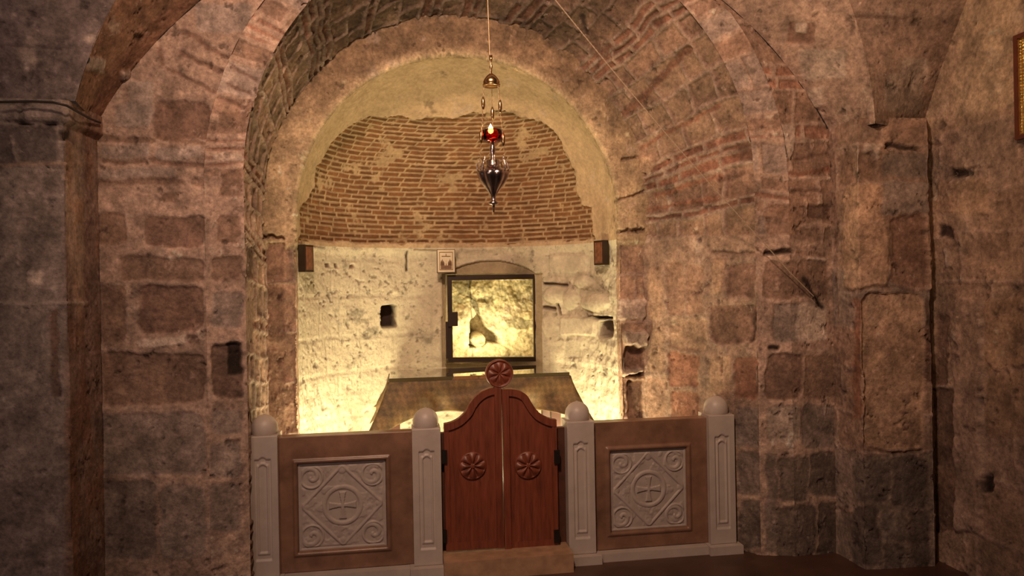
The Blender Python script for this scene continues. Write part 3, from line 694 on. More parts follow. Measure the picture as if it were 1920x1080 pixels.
def c_rightpier(p, px, py, S):
    h = np.zeros(px.shape); col = base_col(p, C_MORT*0.75, 301, 0.3)
    col, h = apply_masonry(p, col, h, S, p[..., 2], 303, (0.28, 0.4), (0.34, 0.5), (C_BROWN*1.25, C_GREY*0.8), joint=0.012, inset=-0.006, strength=0.55, spread=0.4)
    col, h = feats(px, py, p, col, h, [('b', 1582, 345, 1664, 542, C_TAN*1.25, .004), ('b', 1652, 338, 1742, 402, C_GREY*0.85, .004), ('b', 1672, 408, 1742, 538, C_DARK*1.9, -.02), ('s', 1738, 405, 1742, 540, 5, C_TAN*1.2, .01),
        ('s', 1585, 542, 1750, 543, 4, C_DARK*1.3, -.01),
       ('b', 1600, 560, 1614, 780, C_RED, -.006), ('b', 1620, 270, 1650, 300, C_PALE*0.7, .01), ('s', 1662, 272, 1725, 280, 7, C_BLACK*1.3, -.03), ('b', 1570, 290, 1600, 345, C_BROWN, -.01), ('b', 1612, 286, 1640, 335, C_BROWN*0.8, -.015), ('b', 1655, 286, 1740, 330, C_GREY*0.6, -.01),
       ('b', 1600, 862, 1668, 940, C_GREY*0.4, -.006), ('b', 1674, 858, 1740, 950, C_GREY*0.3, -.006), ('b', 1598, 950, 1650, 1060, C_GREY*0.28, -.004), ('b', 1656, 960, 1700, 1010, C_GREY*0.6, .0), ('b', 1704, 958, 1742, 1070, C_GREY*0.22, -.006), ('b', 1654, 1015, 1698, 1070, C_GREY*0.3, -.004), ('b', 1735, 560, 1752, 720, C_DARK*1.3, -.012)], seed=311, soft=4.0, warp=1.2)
    col, h = feats(px, py, p, col, h, [('b', 1616, 548, 1734, 842, C_TAN*1.1, -.022), ('s', 1630, 838, 1678, 850, 5, C_DARK, -.02), ('s', 1678, 850, 1728, 845, 5, C_DARK, -.02)], seed=317, soft=2.0, warp=0.6)
    return col, h
strip_wall('trim_5', [(2.762, 4.55), (2.768, 4.15), (3.22, 4.12), (3.34, 4.26)], 0.0, EYE+1.0, 0.0085, c_rightpier)
def c_rightwall(p, px, py, S):
    h = np.zeros(px.shape); col = base_col(p, C_MORT*0.95, 401, 0.25)
    col, h = apply_masonry(p, col, h, S, p[..., 2], 403, (0.3, 0.42), (0.4, 0.5), (C_TAN*0.9, C_MORT*0.7), joint=0.014, inset=-0.01, strength=0.55, spread=0.4)
    up_ = sstep(EYE+0.9, EYE+1.0, p[..., 2]); col = col*(1-up_[..., None]) + base_col(p, np.array([0.44, 0.31, 0.22]), 405, 0.12)*up_[..., None]; h = h*(1-up_)
    col, h = feats(px, py, p, col, h, [('b', 1788, 560, 1842, 1000, C_MORT*0.85, .02), ('b', 1752, 592, 1776, 725, C_DARK*1.4, -.02), ('b', 1746, 730, 1790, 1000, C_DARK*1.5, -.02), ('b', 1838, 892, 1860, 922, C_BLACK*1.5, -.03), ('b', 1780, 318, 1818, 332, C_BLACK*1.8, -.03), ('s', 1725, 275, 1765, 268, 5, C_DARK, -.015), ('s', 1790, 318, 1860, 314, 4, C_DARK, -.01),
       ('b', 1755, 340, 1855, 400, C_TAN*1.1, .004), ('b', 1845, 560, 1925, 690, C_TAN*1.2, .006), ('b', 1850, 700, 1925, 820, C_TAN*0.8, -.004), ('b', 1760, 425, 1785, 445, C_BLACK*2, -.02), ('s', 1775, 470, 1778, 500, 7, C_PALE*0.9, .01)], seed=411)
    return col, h
strip_wall('wall_right', [(3.30, 4.36), (3.30, 1.2)], 0.0, EYE+2.7, 0.011, c_rightwall)

# vault soffit springing from both piers over the front wall
nA = NQ
K00 = np.zeros((nA, 3)); q = np.linspace(0, 1, nA); x = K0[:, 0]
fr0, fr1 = 0.24, 0.76
arcm = (q >= fr0) & (q <= fr1)
t = (q[arcm]-fr0)/(fr1-fr0)
aL = math.asin((1.0-0.46)/2.256); angL = math.pi-aL - t*(math.pi-2*aL)
XL = 0.55+2.256*np.cos(angL); ZL = EYE+0.46+2.256*np.sin(angL)
aR = math.asin((0.95-0.847)/2.30); angR = math.pi-aR - t*(math.pi-2*aR)
XR = 0.55+2.30*np.cos(angR); ZR = EYE+0.847+2.30*np.sin(angR)
bl = sstep(0.3, 0.7, t)
rib = np.stack([XL*(1-bl)+XR*bl, np.full(len(t), 4.09), ZL*(1-bl)+ZR*bl], -1)
wallc = K0[arcm].copy()
pts = loft(wallc, rib, 70); px, py = proj(pts)
col = base_col(pts, C_TAN*0.8, 501, 0.35); h = np.zeros(px.shape)
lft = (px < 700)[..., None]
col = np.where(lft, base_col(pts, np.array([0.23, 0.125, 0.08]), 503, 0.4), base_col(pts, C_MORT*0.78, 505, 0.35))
col, h = feats(px, py, pts, col, h, [('b', 228, 132, 245, 150, C_PALE*0.9, .02), ('b', 165, 110, 200, 135, C_PALE*0.7, .01), ('b', 1478, 40, 1530, 80, C_DARK*1.5, -.02), ('b', 1490, 40, 1515, 60, C_PALE*0.8, .0), ('b', 1515, 165, 1545, 200, C_PALE*0.8, .01), ('b', 1500, 90, 1590, 150, C_PALE*0.75, .0)], seed=511)
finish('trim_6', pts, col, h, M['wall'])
# webs of the vault between that soffit and the side walls
half = len(t)//2
def web(name, E, H, c, seed, n=90, m=160):
    E = np.array(E, float); H = np.array(H, float)
    def rs_(K):
        s = np.linspace(0, 1, len(K)); return np.stack([np.interp(np.linspace(0, 1, m), s, K[:, i]) for i in range(3)], -1)
    pts = loft(rs_(E), rs_(H), n); px, py = proj(pts)
    col = base_col(pts, c, seed, 0.28); h = 0.0*px
    if seed == 603:
        col, h = feats(px, py, pts, col, h, [('s', -40, 84, 170, 90, 4, C_SOOT*0.7, -.008), ('s', 70, 95, 72, 190, 4, C_SOOT*0.7, -.006), ('b', 80, 150, 140, 188, C_SOOT*1.5, 0)], seed=613)
    else:
        col, h = feats(px, py, pts, col, h, [('b', 1690, 110, 1740, 150, C_PALE*0.75, 0), ('b', 1660, 140, 1730, 210, C_PALE*0.6, 0), ('s', 1590, 28, 1700, 36, 3, C_DARK, -.008)], seed=615)
    return finish(name, pts, col, h, M['wall'])
Ri = rib[::-1][:half]; Le = rib[:half]
def zmatch(K, zmax): return K[K[:, 2] <= zmax]
Ri = zmatch(Ri, EYE+2.35); Le = zmatch(Le, EYE+2.3)
hz = np.array([0.95, 0.985, 1.208, 1.428, 1.63, 1.93, 2.2, 2.35]); hy = np.array([4.29, 4.27, 4.15, 4.017, 3.88, 3.62, 3.2, 2.8])
zr = Ri[:, 2]-EYE; H = np.stack([np.full(len(zr), 3.305), np.interp(zr, hz, hy), Ri[:, 2]], -1)
web('trim_7', Ri, H, C_MORT*0.72, 601)
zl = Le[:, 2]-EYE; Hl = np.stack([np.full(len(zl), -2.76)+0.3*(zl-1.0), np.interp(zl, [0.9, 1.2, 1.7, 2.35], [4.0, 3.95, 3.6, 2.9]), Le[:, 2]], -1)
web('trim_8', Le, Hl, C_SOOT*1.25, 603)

# ------------------------------------------------------------------ floors
def plane(name, x0, x1, y0, y1, z, mat, zt=0.1):
    return bm_obj(name, box_bm(x0, x1, y0, y1, z-zt, z), mat, kind='structure')
plane('floor', -2.9, 3.45, -0.6, 4.75, 0.0, M['floor'])
SZ = 0.125
bm_obj('trim_9', box_bm(-0.97, 2.35, 4.73, 6.35, 0.0, SZ), M['apse_floor'], kind='structure')
a = 4.46
bm_obj('trim_10', box_bm(0.225, 1.02, a, 4.73, 0.0, SZ-0.01), M['threshold'], kind='structure', bevel=0.008)

# ------------------------------------------------------------------ marble chancel screen
YFc = 4.60                      # front face of the screen
PW = 0.176
posts = [(-0.842, 'white marble screen post at the far left end, against the left jamb'), (0.135, 'white marble screen post on the left side of the wooden gate'),
         (1.113, 'white marble screen post on the right side of the wooden gate'), (2.062, 'white marble screen post at the far right end, by the dark wall')]
PH = 0.90; BH = 0.055
def post_h(u, v):
    x = (u-0.5)*PW; z = v*(PH-BH)
    ax = np.abs(x)
    top_ = 0.70 + 0.0*x - np.where(ax < 0.02, 0.012*np.sqrt(np.clip(1-(x/0.02)**2, 0, 1)), 0)*-1
    bot = 0.10
    inp = sstep(0.050, 0.046, ax)*0
    inside = (1-sstep(0.046, 0.050, ax))*sstep(bot, bot+0.006, z)*(1-sstep(top_, top_+0.006, z))
    inner = (1-sstep(0.034, 0.037, ax))*sstep(bot+0.03, bot+0.036, z)*(1-sstep(top_-0.03, top_-0.024, z))
    core = (1-sstep(0.022, 0.025, ax))*sstep(bot+0.045, bot+0.05, z)*(1-sstep(top_-0.045, top_-0.04, z))
    return -0.010*inside + 0.007*inner - 0.009*core
proto = None
for i, (cx, lab) in enumerate(posts):
    if proto is None:
        e = empty('marble_post', (0, 0, 0), lab, 'post', 'white marble posts of the chancel screen')
        relief('shaft', -PW/2, PW/2, BH, PH, 0, PW, post_h, 56, 130, M['white_marble'], e)
        c = (0, PW/2, PH)
        prof = [(0.070, -0.01), (0.076, 0.0), (0.080, 0.02), (0.079, 0.038)]
        for k in range(1, 9):
            an = k/8*math.pi/2; prof.append((0.079*math.cos(an), 0.038+0.078*math.sin(an)))
        prof = prof+[(0.008, 0.119), (0.0, 0.121)]
        dm = bm_obj('dome_cap', lathe_bm(prof, 36, c=c), M['white_marble'], e, smooth=True)
        bm_obj('foot', box_bm(-PW/2-0.025, PW/2+0.045 if False else PW/2+0.025, -0.05, PW+0.02, 0.0, BH), M['white_marble'], e, bevel=0.008)
        proto = e
    else:
        e = proto.copy(); COL.objects.link(e)
        for ch in list(proto.children):
            c = ch.copy(); COL.objects.link(c); c.parent = e
        e['label'] = lab
    e.location = (cx, YFc, 0)
def carve(seed, rot):
    def f(u, v):
        x = (u-0.5)*2; y = (v-0.5)*2; r = np.hypot(x, y)
        def band(d, wd): return np.clip(1-(d/wd)**2, 0, 1)**0.6
        hgt = 0
        hgt = np.maximum(hgt, band(np.abs(r-0.42), 0.055))                                   # ring round the cross
        dm = np.abs(x)+np.abs(y)
        hgt = np.maximum(hgt, band(np.abs(dm-0.92), 0.055)*(np.minimum(np.abs(x), np.abs(y)) > -1))
        for sx in (-1, 1):
            for sy in (-1, 1):
                cx, cy = 0.70*sx, 0.68*sy; rr = np.hypot(x-cx, y-cy); an = np.arctan2(y-cy, x-cx)
                hgt = np.maximum(hgt, band(np.abs(((rr*8+an*sx*sy/math.pi*1.0) % 2)-1), 0.45)*(rr < 0.24))
                hgt = np.maximum(hgt, band(np.abs(rr-0.25), 0.03))
        for cx, cy in ((0.0, 0.82), (0, -0.82), (0.86, 0), (-0.86, 0)):
            rr = np.hypot(x-cx, y-cy); hgt = np.maximum(hgt, band(rr, 0.10)*0.9)
        arm = 0.035+0.05*np.clip(np.maximum(np.abs(x), np.abs(y))/0.32, 0, 1)**2
        cr = ((np.abs(x) < arm) & (np.abs(y) < 0.31)) | ((np.abs(y) < arm) & (np.abs(x) < 0.31))
        hgt = np.maximum(hgt, cr*1.0)
        p = np.stack([u*3+seed, v*3, u*0], -1)
        lv = np.clip(fbm(p, 3.5, 3, seed)*1.4, 0, 0.5)*(r > 0.48)
        hgt = np.maximum(hgt, lv)
        edge = np.minimum.reduce([u, 1-u, v, 1-v])
        rim = 1-sstep(0.018, 0.03, edge)
        return 0.008*np.maximum(hgt*sstep(0.03, 0.05, edge), rim*0.5)
    return f
def screen_panel(x0, x1, py0, py1, px0, px1, lab, seed):
    e = empty('screen_panel', ((x0+x1)/2, YFc+0.05, BH), lab, 'panel', 'brown marble panels of the chancel screen')
    z0, z1 = BH, 0.88
    a0, a1, c0, c1 = px0, px1, py0, py1
    W_, H_ = x1-x0, z1-z0
    def hf(u, v):
        x = x0+W_*u; z = z0+H_*v
        d = np.maximum(np.maximum(a0-x, x-a1), np.maximum(c0-z, z-c1))   # <0 in the opening
        mould = np.clip(1-((d-0.016)/0.016)**2, 0, 1)*0.012
        return np.where(d < 0, -0.022, 0) + mould
    relief('frame', x0, x1, z0, z1, YFc+0.045, 0.09, hf, 160, 150, M['brown_marble'], e)
    r = relief('relief_plaque', a0, a1, c0, c1, YFc+0.06, 0.012, carve(seed, 0), 170, 170, M['relief_marble'], e); r['label'] = 'carved white plaque with a cross in a ring'
    adopt(e); return e
def zc(px, py): return P(px, py, YFc+0.06)
screen_panel(posts[0][0]+PW/2, posts[1][0]-PW/2, zc(640, 1028).z, zc(640, 866).z, zc(560, 950).x, zc(724, 950).x, 'brown marble screen panel left of the gate, with a carved white cross plaque', 3)
screen_panel(posts[2][0]+PW/2, posts[3][0]-PW/2, zc(1215, 991).z, zc(1215, 842).z, zc(1144, 900).x, zc(1286, 900).x, 'brown marble screen panel right of the gate, with a carved white cross plaque', 8)
for x0, x1, lab in ((-0.955, 0.05, 'low white marble plinth under the left half of the screen'), (1.20, 2.2, 'low white marble plinth under the right half of the screen')):
    pass
o = bm_obj('marble_plinth', box_bm(posts[0][0]+PW/2+0.026, posts[1][0]-PW/2-0.026, YFc-0.02, YFc+0.16, 0, BH-0.002), M['white_marble'], bevel=0.006)
tag(o, 'low white marble plinth under the left screen panel', 'plinth', 'marble plinths of the screen')
o = bm_obj('marble_plinth', box_bm(posts[2][0]+PW/2+0.026, posts[3][0]-PW/2-0.026, YFc-0.02, YFc+0.16, 0, BH-0.002), M['white_marble'], bevel=0.006)
tag(o, 'low white marble plinth under the right screen panel', 'plinth', 'marble plinths of the screen')

# ------------------------------------------------------------------ wooden gate
YG = 4.64
XM = P(939.5, 900, YG).x
def gz(px, py): return P(px, py, YG)
def leaf(side):
    if side < 0:
        prof = [(832, 795), (848, 791), (862, 783), (874, 770), (880, 757), (890, 744), (903, 733), (918, 727), (938.6, 724)]
        bot = 1030
    else:
        prof = [(1043, 787), (1028, 784), (1012, 775), (1003, 765), (996, 754), (988, 740), (975, 732), (960, 729), (940.6, 729)]
        bot = 1028
    tp = [gz(*p) for p in prof]
    # smooth profile
    xs = np.array([p.x for p in tp]); zs_ = np.array([p.z for p in tp]); tt = np.linspace(0, 1, len(tp)); t2 = np.linspace(0, 1, 40)
    xs = np.interp(t2, tt, xs); zs_ = np.interp(t2, tt, zs_)
    zs_ = np.convolve(np.pad(zs_, 2, mode='edge'), np.ones(5)/5, 'valid')
    zb = gz(prof[4][0], bot).z
    inner, outer = xs[-1], xs[0]
    outl = [(outer, zb)] + list(zip(xs, zs_)) + [(inner, zb)]
    lab = ('left leaf of the carved red wood gate, topped by the round medallion' if side < 0 else 'right leaf of the carved red wood gate, plain topped beside the medallion')
    e = empty('gate_leaf', ((inner+outer)/2, YG, zb), lab, 'gate', 'leaves of the wooden gate')
    bm_obj('panel', prism_bm(outl, YG, YG+0.035), M['wood'], e, bevel=0.003)
    # moulding along the top and stiles
    off = 0.045
    band = [(x, z) for x, z in zip(xs, zs_)]
    n_ = len(band); inn = []
    for i in range(n_):
        a, b2 = np.array(band[max(i-1, 0)]), np.array(band[min(i+1, n_-1)]); tv = b2-a; tv = tv/np.linalg.norm(tv)
        nn = np.array([-tv[1], tv[0]]);
        if nn[1] > 0: nn = -nn
        inn.append((band[i][0]+nn[0]*off, band[i][1]+nn[1]*off))
    bm = bmesh.new()
    rows = []
    for (a, b2) in zip(band, inn):
        rows.append([bm.verts.new((a[0], YG+0.002, a[1])), bm.verts.new((a[0], YG-0.014, a[1]-0.001)), bm.verts.new((b2[0], YG-0.014, b2[1])), bm.verts.new((b2[0], YG+0.002, b2[1]))])
    for r1, r2 in zip(rows, rows[1:]):
        for k in range(4): bm.faces.new((r1[k], r1[(k+1) % 4], r2[(k+1) % 4], r2[k]))
    bm.faces.new(rows[0]); bm.faces.new(rows[-1])
    bm_obj('top_moulding', bm, M['wood'], e, bevel=0.002)
    sg = 1 if side < 0 else -1
    x0, x1 = sorted((inner, inner-sg*0.042))
    bm_obj('meeting_stile', box_bm(x0, x1, YG-0.022, YG+0.002, zb+0.0, zs_[-1]+0.03 if side < 0 else zs_[-1]), M['wood'], e, bevel=0.004)
    x0, x1 = sorted((outer, outer+sg*0.03))
    bm_obj('hinge_stile', box_bm(x0, x1, YG-0.010, YG+0.002, zb, zs_[0]-0.01), M['wood'], e, bevel=0.003)
    bm_obj('bottom_rail', box_bm(*sorted((outer+sg*0.03, inner-sg*0.042)), YG-0.010, YG+0.002, zb, zb+0.05), M['wood'], e, bevel=0.003)
    # carved rosette
    cpt = gz(886, 873) if side < 0 else gz(990, 872)
    def petals(u, v, n=8):
        pass
    bm = bmesh.new(); R_ = 0.088; nr, na = 22, 96; prev = None
    for i in range(nr+1):
        r = R_*i/nr; ring_ = []
        for k in range(na):
            an = 2*math.pi*k/na
            s = abs(math.cos(an*4)); hh = 0.0
            if i < nr:
                rr = r/R_
                hh = 0.006+0.020*(s**0.7)*math.sin(min(rr, 1)*math.pi)**0.8 if rr > 0.16 else 0.020
                if rr > 0.9: hh = 0.012
            if i == 0: ring_.append(None)
            else: ring_.append(bm.verts.new((cpt.x+r*math.cos(an), YG-hh, cpt.z+r*math.sin(an))))
        if i == 1:
            c = bm.verts.new((cpt.x, YG-0.022, cpt.z))
            for k in range(na): bm.faces.new((c, ring_[k], ring_[(k+1) % na]))
        elif i > 1:
            for k in range(na): bm.faces.new((prev[k], ring_[k], ring_[(k+1) % na], prev[(k+1) % na]))
        prev = ring_
    bm_obj('rosette', bm, M['wood'], e, smooth=True)
    # hinges
    for pyy in ((843, 868), (992, 1016)):
        xx = 832 if side < 0 else 1043
        a = gz(xx, pyy[0]); b2 = gz(xx, pyy[1])
        bm_obj('hinge', box_bm(a.x-0.018, a.x+0.018, YG-0.024, YG-0.008, b2.z, a.z), M['iron'], e, bevel=0.003)
    # groove lines: slim vertical beads
    for k, f_ in enumerate((0.30, 0.62)):
        xb = outer+(inner-outer)*f_
        bm_obj('bead', box_bm(xb-0.004, xb+0.004, YG-0.004, YG+0.002, zb+0.05, cpt.z-0.10), M['wood'], e, bevel=0.001)
    if side < 0:
        # round medallion above the meeting stile, carved on both faces
        mc = gz(936, 700); R_ = 0.089
        bm = bmesh.new()
        def face(sgn):
            prev = None
            for i in range(nr+1):
                r = R_*i/nr; rr = r/R_; ring_ = []
                for k in range(na):
                    an = 2*math.pi*k/na; s = abs(math.cos(an*4))
                    hh = 0.018+0.014*(s**0.7)*math.sin(min(rr/0.85, 1)*math.pi)**0.8
                    if rr > 0.85: hh = 0.018+0.012*math.sin((rr-0.85)/0.15*math.pi)**0.7
                    if i == nr: hh = 0.016
                    if i > 0: ring_.append(bm.verts.new((mc.x+r*math.cos(an), YG+0.004-sgn*hh, mc.z+r*math.sin(an))))
                if i == 1:
                    c = bm.verts.new((mc.x, YG+0.004-sgn*0.032, mc.z))
                    for k in range(na): bm.faces.new((c, ring_[k], ring_[(k+1) % na]))
                elif i > 1:
                    for k in range(na): bm.faces.new((prev[k], ring_[k], ring_[(k+1) % na], prev[(k+1) % na]))
                prev = ring_
            return prev
        f1 = face(1); f2 = face(-1)
        for k in range(na): bm.faces.new((f1[k], f2[k], f2[(k+1) % na], f1[(k+1) % na]))
        md = bm_obj('medallion', bm, M['wood'], e, smooth=True); md['label'] = 'round carved medallion with radiating petals'
    adopt(e)
leaf(-1); leaf(1)
for xa, xb, lab in ((posts[1][0]+PW/2, gz(831, 900).x, 'slim dark wooden jamb between the left gate post and gate'), (gz(1044.5, 900).x, posts[2][0]-PW/2, 'slim dark wooden jamb between the gate and right gate post')):
    zt = P(825, 815, YG).z
    o = bm_obj('gate_jamb', box_bm(xa+0.001 if xa < 0.6 else xa-0.014, xb+0.014 if xa < 0.6 else xb-0.001, YG+0.038, YG+0.09, SZ-0.012, zt), M['wood_dark'], bevel=0.004)
    tag(o, lab, 'door jamb', 'wooden jambs of the gate')

# ------------------------------------------------------------------ altar table, cloth, glass
YT0, YT1 = 5.36, 5.92
tl, tr = P(727, 719, YT0), P(1070, 706, YT0)
TX0, TX1, TZ = tl.x, tr.x, (tl.z+tr.z)/2
al = empty('altar_table', ((TX0+TX1)/2, (YT0+YT1)/2, SZ), 'wooden altar table under the brocade cloth in the apse', 'table')
bm_obj('table_top', box_bm(TX0+0.01, TX1-0.01, YT0+0.01, YT1-0.01, TZ-0.045, TZ-0.008), M['wood_dark'], al, bevel=0.004)
for x in (TX0+0.045, TX1-0.10):
    for y in (YT0+0.10, YT1-0.10):
        bm_obj('leg', box_bm(x-0.035, x+0.035, y-0.035, y+0.035, SZ, TZ-0.044), M['wood_dark'], al, bevel=0.004)
adopt(al)
# cloth: flat top and a skirt with flared corners
bm = bmesh.new(); uvl = bm.loops.layers.uv.new('UVMap')
per = []; nl, ns = 90, 44
for k in range(nl): per.append((TX0+(TX1-TX0)*k/nl, YT0, 'f', k/nl))
for k in range(ns): per.append((TX1, YT0+(YT1-YT0)*k/ns, 'r', k/ns))
for k in range(nl): per.append((TX1-(TX1-TX0)*k/nl, YT1, 'b', k/nl))
for k in range(ns): per.append((TX0, YT1-(YT1-YT0)*k/ns, 'l', k/ns))
nrm = {'f': (0, -1), 'r': (1, 0), 'b': (0, 1), 'l': (-1, 0)}
rings = []; NR = 22
for j in range(NR+1):
    t = j/NR; ring_ = []
    for (x, y, sd, s) in per:
        cn = min(s, 1-s)*2
        nx_, ny_ = nrm[sd]
        # distance to the nearest corner in metres controls the flare
        L_ = (TX1-TX0) if sd in 'fb' else (YT1-YT0)
        dc = min(s, 1-s)*L_; k = math.exp(-(dc/0.13)**2)
        cxn = -1 if x < (TX0+TX1)/2 else 1; cyn = -1 if y < (YT0+YT1)/2 else 1
        left = cxn < 0
        back = cyn > 0
        drop = 0.225 + (0.15 if left else 0.11)*k + 0.012*math.sin(s*9+1)
        fl = 0.055+0.05*math.sin(s*11+2.5*t)+0.022*math.sin(s*27-3*t)
        ox = nx_*fl*(1-k) + cxn*k*(0.155 if left else 0.16); oy = ny_*fl*(1-k)*(0.3 if back else 1) + cyn*k*(0.01 if back else 0.10)
        if back and not left: ox *= 0.45
        e_ = t**1.25
        zz_ = TZ+0.004 - drop*t
        ox2 = ox*e_; oy2 = oy*e_
        if t < 0.001: zz_ = TZ+0.004
        ring_.append(bm.verts.new((x+ox2, y+oy2, zz_)))
    rings.append(ring_)
n_ = len(per)
for a, b2 in zip(rings, rings[1:]):
    for k in range(n_):
        f = bm.faces.new((a[k], a[(k+1) % n_], b2[(k+1) % n_], b2[k]))
        for l in f.loops:
            l[uvl].uv = (l.vert.co.x+l.vert.co.y, l.vert.co.z)
f = bm.faces.new(rings[0])
for l in f.loops: l[uvl].uv = (l.vert.co.x, l.vert.co.y)
bmesh.ops.recalc_face_normals(bm, faces=bm.faces)
me = D.meshes.new('altar_cloth'); bm.to_mesh(me); bm.free()
me.polygons.foreach_set('use_smooth', np.ones(len(me.polygons), bool))
cl = link('altar_cloth', me, M['cloth'])
so = cl.modifiers.new('thick', 'SOLIDIFY'); so.thickness = 0.004; so.offset = 1
tag(cl, 'brown and gold brocade cloth with flared corners draped over the altar table', 'tablecloth')
# sheet of glass over the cloth
bm = box_bm(TX0+0.01, TX1-0.01, YT0-0.005, YT1-0.005, TZ+0.008, TZ+0.034)
gm, nt, b = new_mat('glass_sheet'); b.inputs['Base Color'].default_value = (0.10, 0.075, 0.035, 1); b.inputs['Roughness'].default_value = 0.04; b.inputs['Specular IOR Level'].default_value = 1.0; b.inputs['IOR'].default_value = 2.6; b.inputs['Coat Weight'].default_value = 1.0; b.inputs['Coat IOR'].default_value = 2.2; b.inputs['Coat Roughness'].default_value = 0.02
o = bm_obj('glass_sheet', bm, gm, bevel=0.002); tag(o, 'glossy sheet of glass lying on the altar cloth, mirroring the niche', 'glass sheet')

# ------------------------------------------------------------------ icons
def icon_on_apse(px, py, wpx, hpx, lab, yaw, Y):
    c = P(px, py, Y); e = empty('small_icon', (0, 0, 0), lab, 'icon', 'small dark icons on the apse side walls')
    hh = hpx*Y/F; ww = wpx
    bm_obj('icon_board', box_bm(-ww/2, ww/2, -0.055, 0.0, -hh/2, hh/2), M['frame_iron'], e, bevel=0.006)
    bm_obj('painted_face', box_bm(-ww/2+0.014, ww/2-0.014, -0.057, -0.05, -hh/2+0.014, hh/2-0.014), M['icon_face'], e)
    e.location = c; e.rotation_euler = (0, 0, yaw)
icon_on_apse(567, 485, 0.115, 49, 'small dark icon high on the left curve of the apse wall', math.radians(66), 5.42)
icon_on_apse(1133, 474, 0.115, 47, 'small dark icon high on the right curve of the apse wall', math.radians(-66), 5.50)
ic = empty('paper_icon', P(836, 510, 6.05), 'pale framed print of a crucifixion, above the niche at its left', 'icon')
a, b2 = P(820, 469, 6.05), P(852.5, 510, 6.05)
w_, h_ = b2.x-a.x, a.z-b2.z; cxi, czi = (a.x+b2.x)/2, (a.z+b2.z)/2
bm_obj('board', box_bm(a.x-0.005, b2.x+0.005, 6.045, 6.085, b2.z-0.005, a.z+0.005), M['wood_dark'], ic, bevel=0.003)
bm_obj('margin', box_bm(a.x, b2.x, 6.038, 6.046, b2.z, a.z), M['paper'], ic)
bm = box_bm(cxi-w_*.40, cxi-w_*.37, 6.036, 6.0385, czi-h_*.41, czi+h_*.41)
box_bm(cxi+w_*.37, cxi+w_*.40, 6.036, 6.0385, czi-h_*.41, czi+h_*.41, bm); box_bm(cxi-w_*.37, cxi+w_*.37, 6.036, 6.0385, czi+h_*.38, czi+h_*.41, bm); box_bm(cxi-w_*.37, cxi+w_*.37, 6.036, 6.0385, czi-h_*.41, czi-h_*.38, bm)
# crowd either side and ground
box_bm(cxi-w_*.32, cxi+w_*.32, 6.0345, 6.0385, czi-h_*.36, czi-h_*.20, bm)
bm_obj('border', bm, M['ink'], ic)
bm = box_bm(cxi-w_*.02, cxi+w_*.02, 6.0335, 6.0385, czi-h_*.2, czi+h_*.33); box_bm(cxi-w_*.26, cxi+w_*.26, 6.0335, 6.0385, czi+h_*.20, czi+h_*.23, bm)
bm_obj('cross', bm, M['ink'], ic)
for sx in (-1, 1):
    for k, (dx, hh) in enumerate(((.15, .02), (.22, .10), (.29, .05))):
        x = cxi+sx*dx*w_
        bm_obj('figure', prism_bm([(x-.05*w_, czi-.2*h_), (x-.045*w_, czi+(hh-.12)*h_), (x-.018*w_, czi+(hh-.05)*h_), (x, czi+hh*h_), (x+.018*w_, czi+(hh-.05)*h_), (x+.045*w_, czi+(hh-.12)*h_), (x+.05*w_, czi-.2*h_)], 6.0345, 6.0385), M['ink'], ic)
bm_obj('body', prism_bm([(cxi-.028*w_, czi+.2*h_), (cxi+.028*w_, czi+.2*h_), (cxi+.012*w_, czi), (cxi+.018*w_, czi-.12*h_), (cxi-.018*w_, czi-.12*h_), (cxi-.018*w_, czi)], 6.0325, 6.0338), M['paper'], ic)
adopt(ic)
# gilt icon on the right wall (facing -X)
XW = 3.30
t_ = PX(1899, 68, XW-0.024); b_ = PX(1907, 262, XW-0.024)
y1_ = t_.y; z1_, z0_ = t_.z, b_.z; y0_ = y1_-0.44
gi = empty('gilt_icon', (XW, (y0_+y1_)/2, z0_), 'gilded icon in a dark red wood frame hanging on the right wall', 'icon')
fr = 0.022
bm = box_bm(XW-0.024, XW+0.0, y0_, y1_, z1_-fr, z1_); box_bm(XW-0.024, XW, y0_, y1_, z0_, z0_+fr, bm)
box_bm(XW-0.024, XW, y1_-fr, y1_, z0_+fr, z1_-fr, bm); box_bm(XW-0.024, XW, y0_, y0_+fr, z0_+fr, z1_-fr, bm)
bm_obj('frame', bm, mat_plain('red_brown_frame', (0.10, 0.025, 0.015), 0.4), gi, bevel=0.004)
u, v = np.meshgrid(np.linspace(0, 1, 120), np.linspace(0, 1, 150), indexing='ij')
pp = np.stack([0*u, y0_+fr+(y1_-y0_-2*fr)*u, z0_+fr+(z1_-z0_-2*fr)*v], -1)
edge = np.minimum(np.minimum(u, 1-u)*0.37, np.minimum(v, 1-v)*0.5)
bead = (edge > .008) & (edge < .035)
hh = np.where(bead, 0.008*np.abs(np.sin(v*95)*np.sin(u*70))**0.5, 0.0) + 0.012*np.clip(fbm(pp, 22, 4, 700)+0.2, 0, 1)*(edge >= .035)
rr = np.hypot((u-0.5)/0.17, (v-0.66)/0.15); hh += 0.016*np.clip(1-rr**2, 0, 1) + 0.006*((rr > 1.25) & (rr < 1.5))
rr = np.hypot((u-0.5)/0.36, (v-0.2)/0.32); hh += 0.012*np.clip(1-rr**2, 0, 1)**0.5
pp[..., 0] = XW-0.012-hh
grid_obj('gilt_cover', pp, None, M['gold'], gi)
adopt(gi)

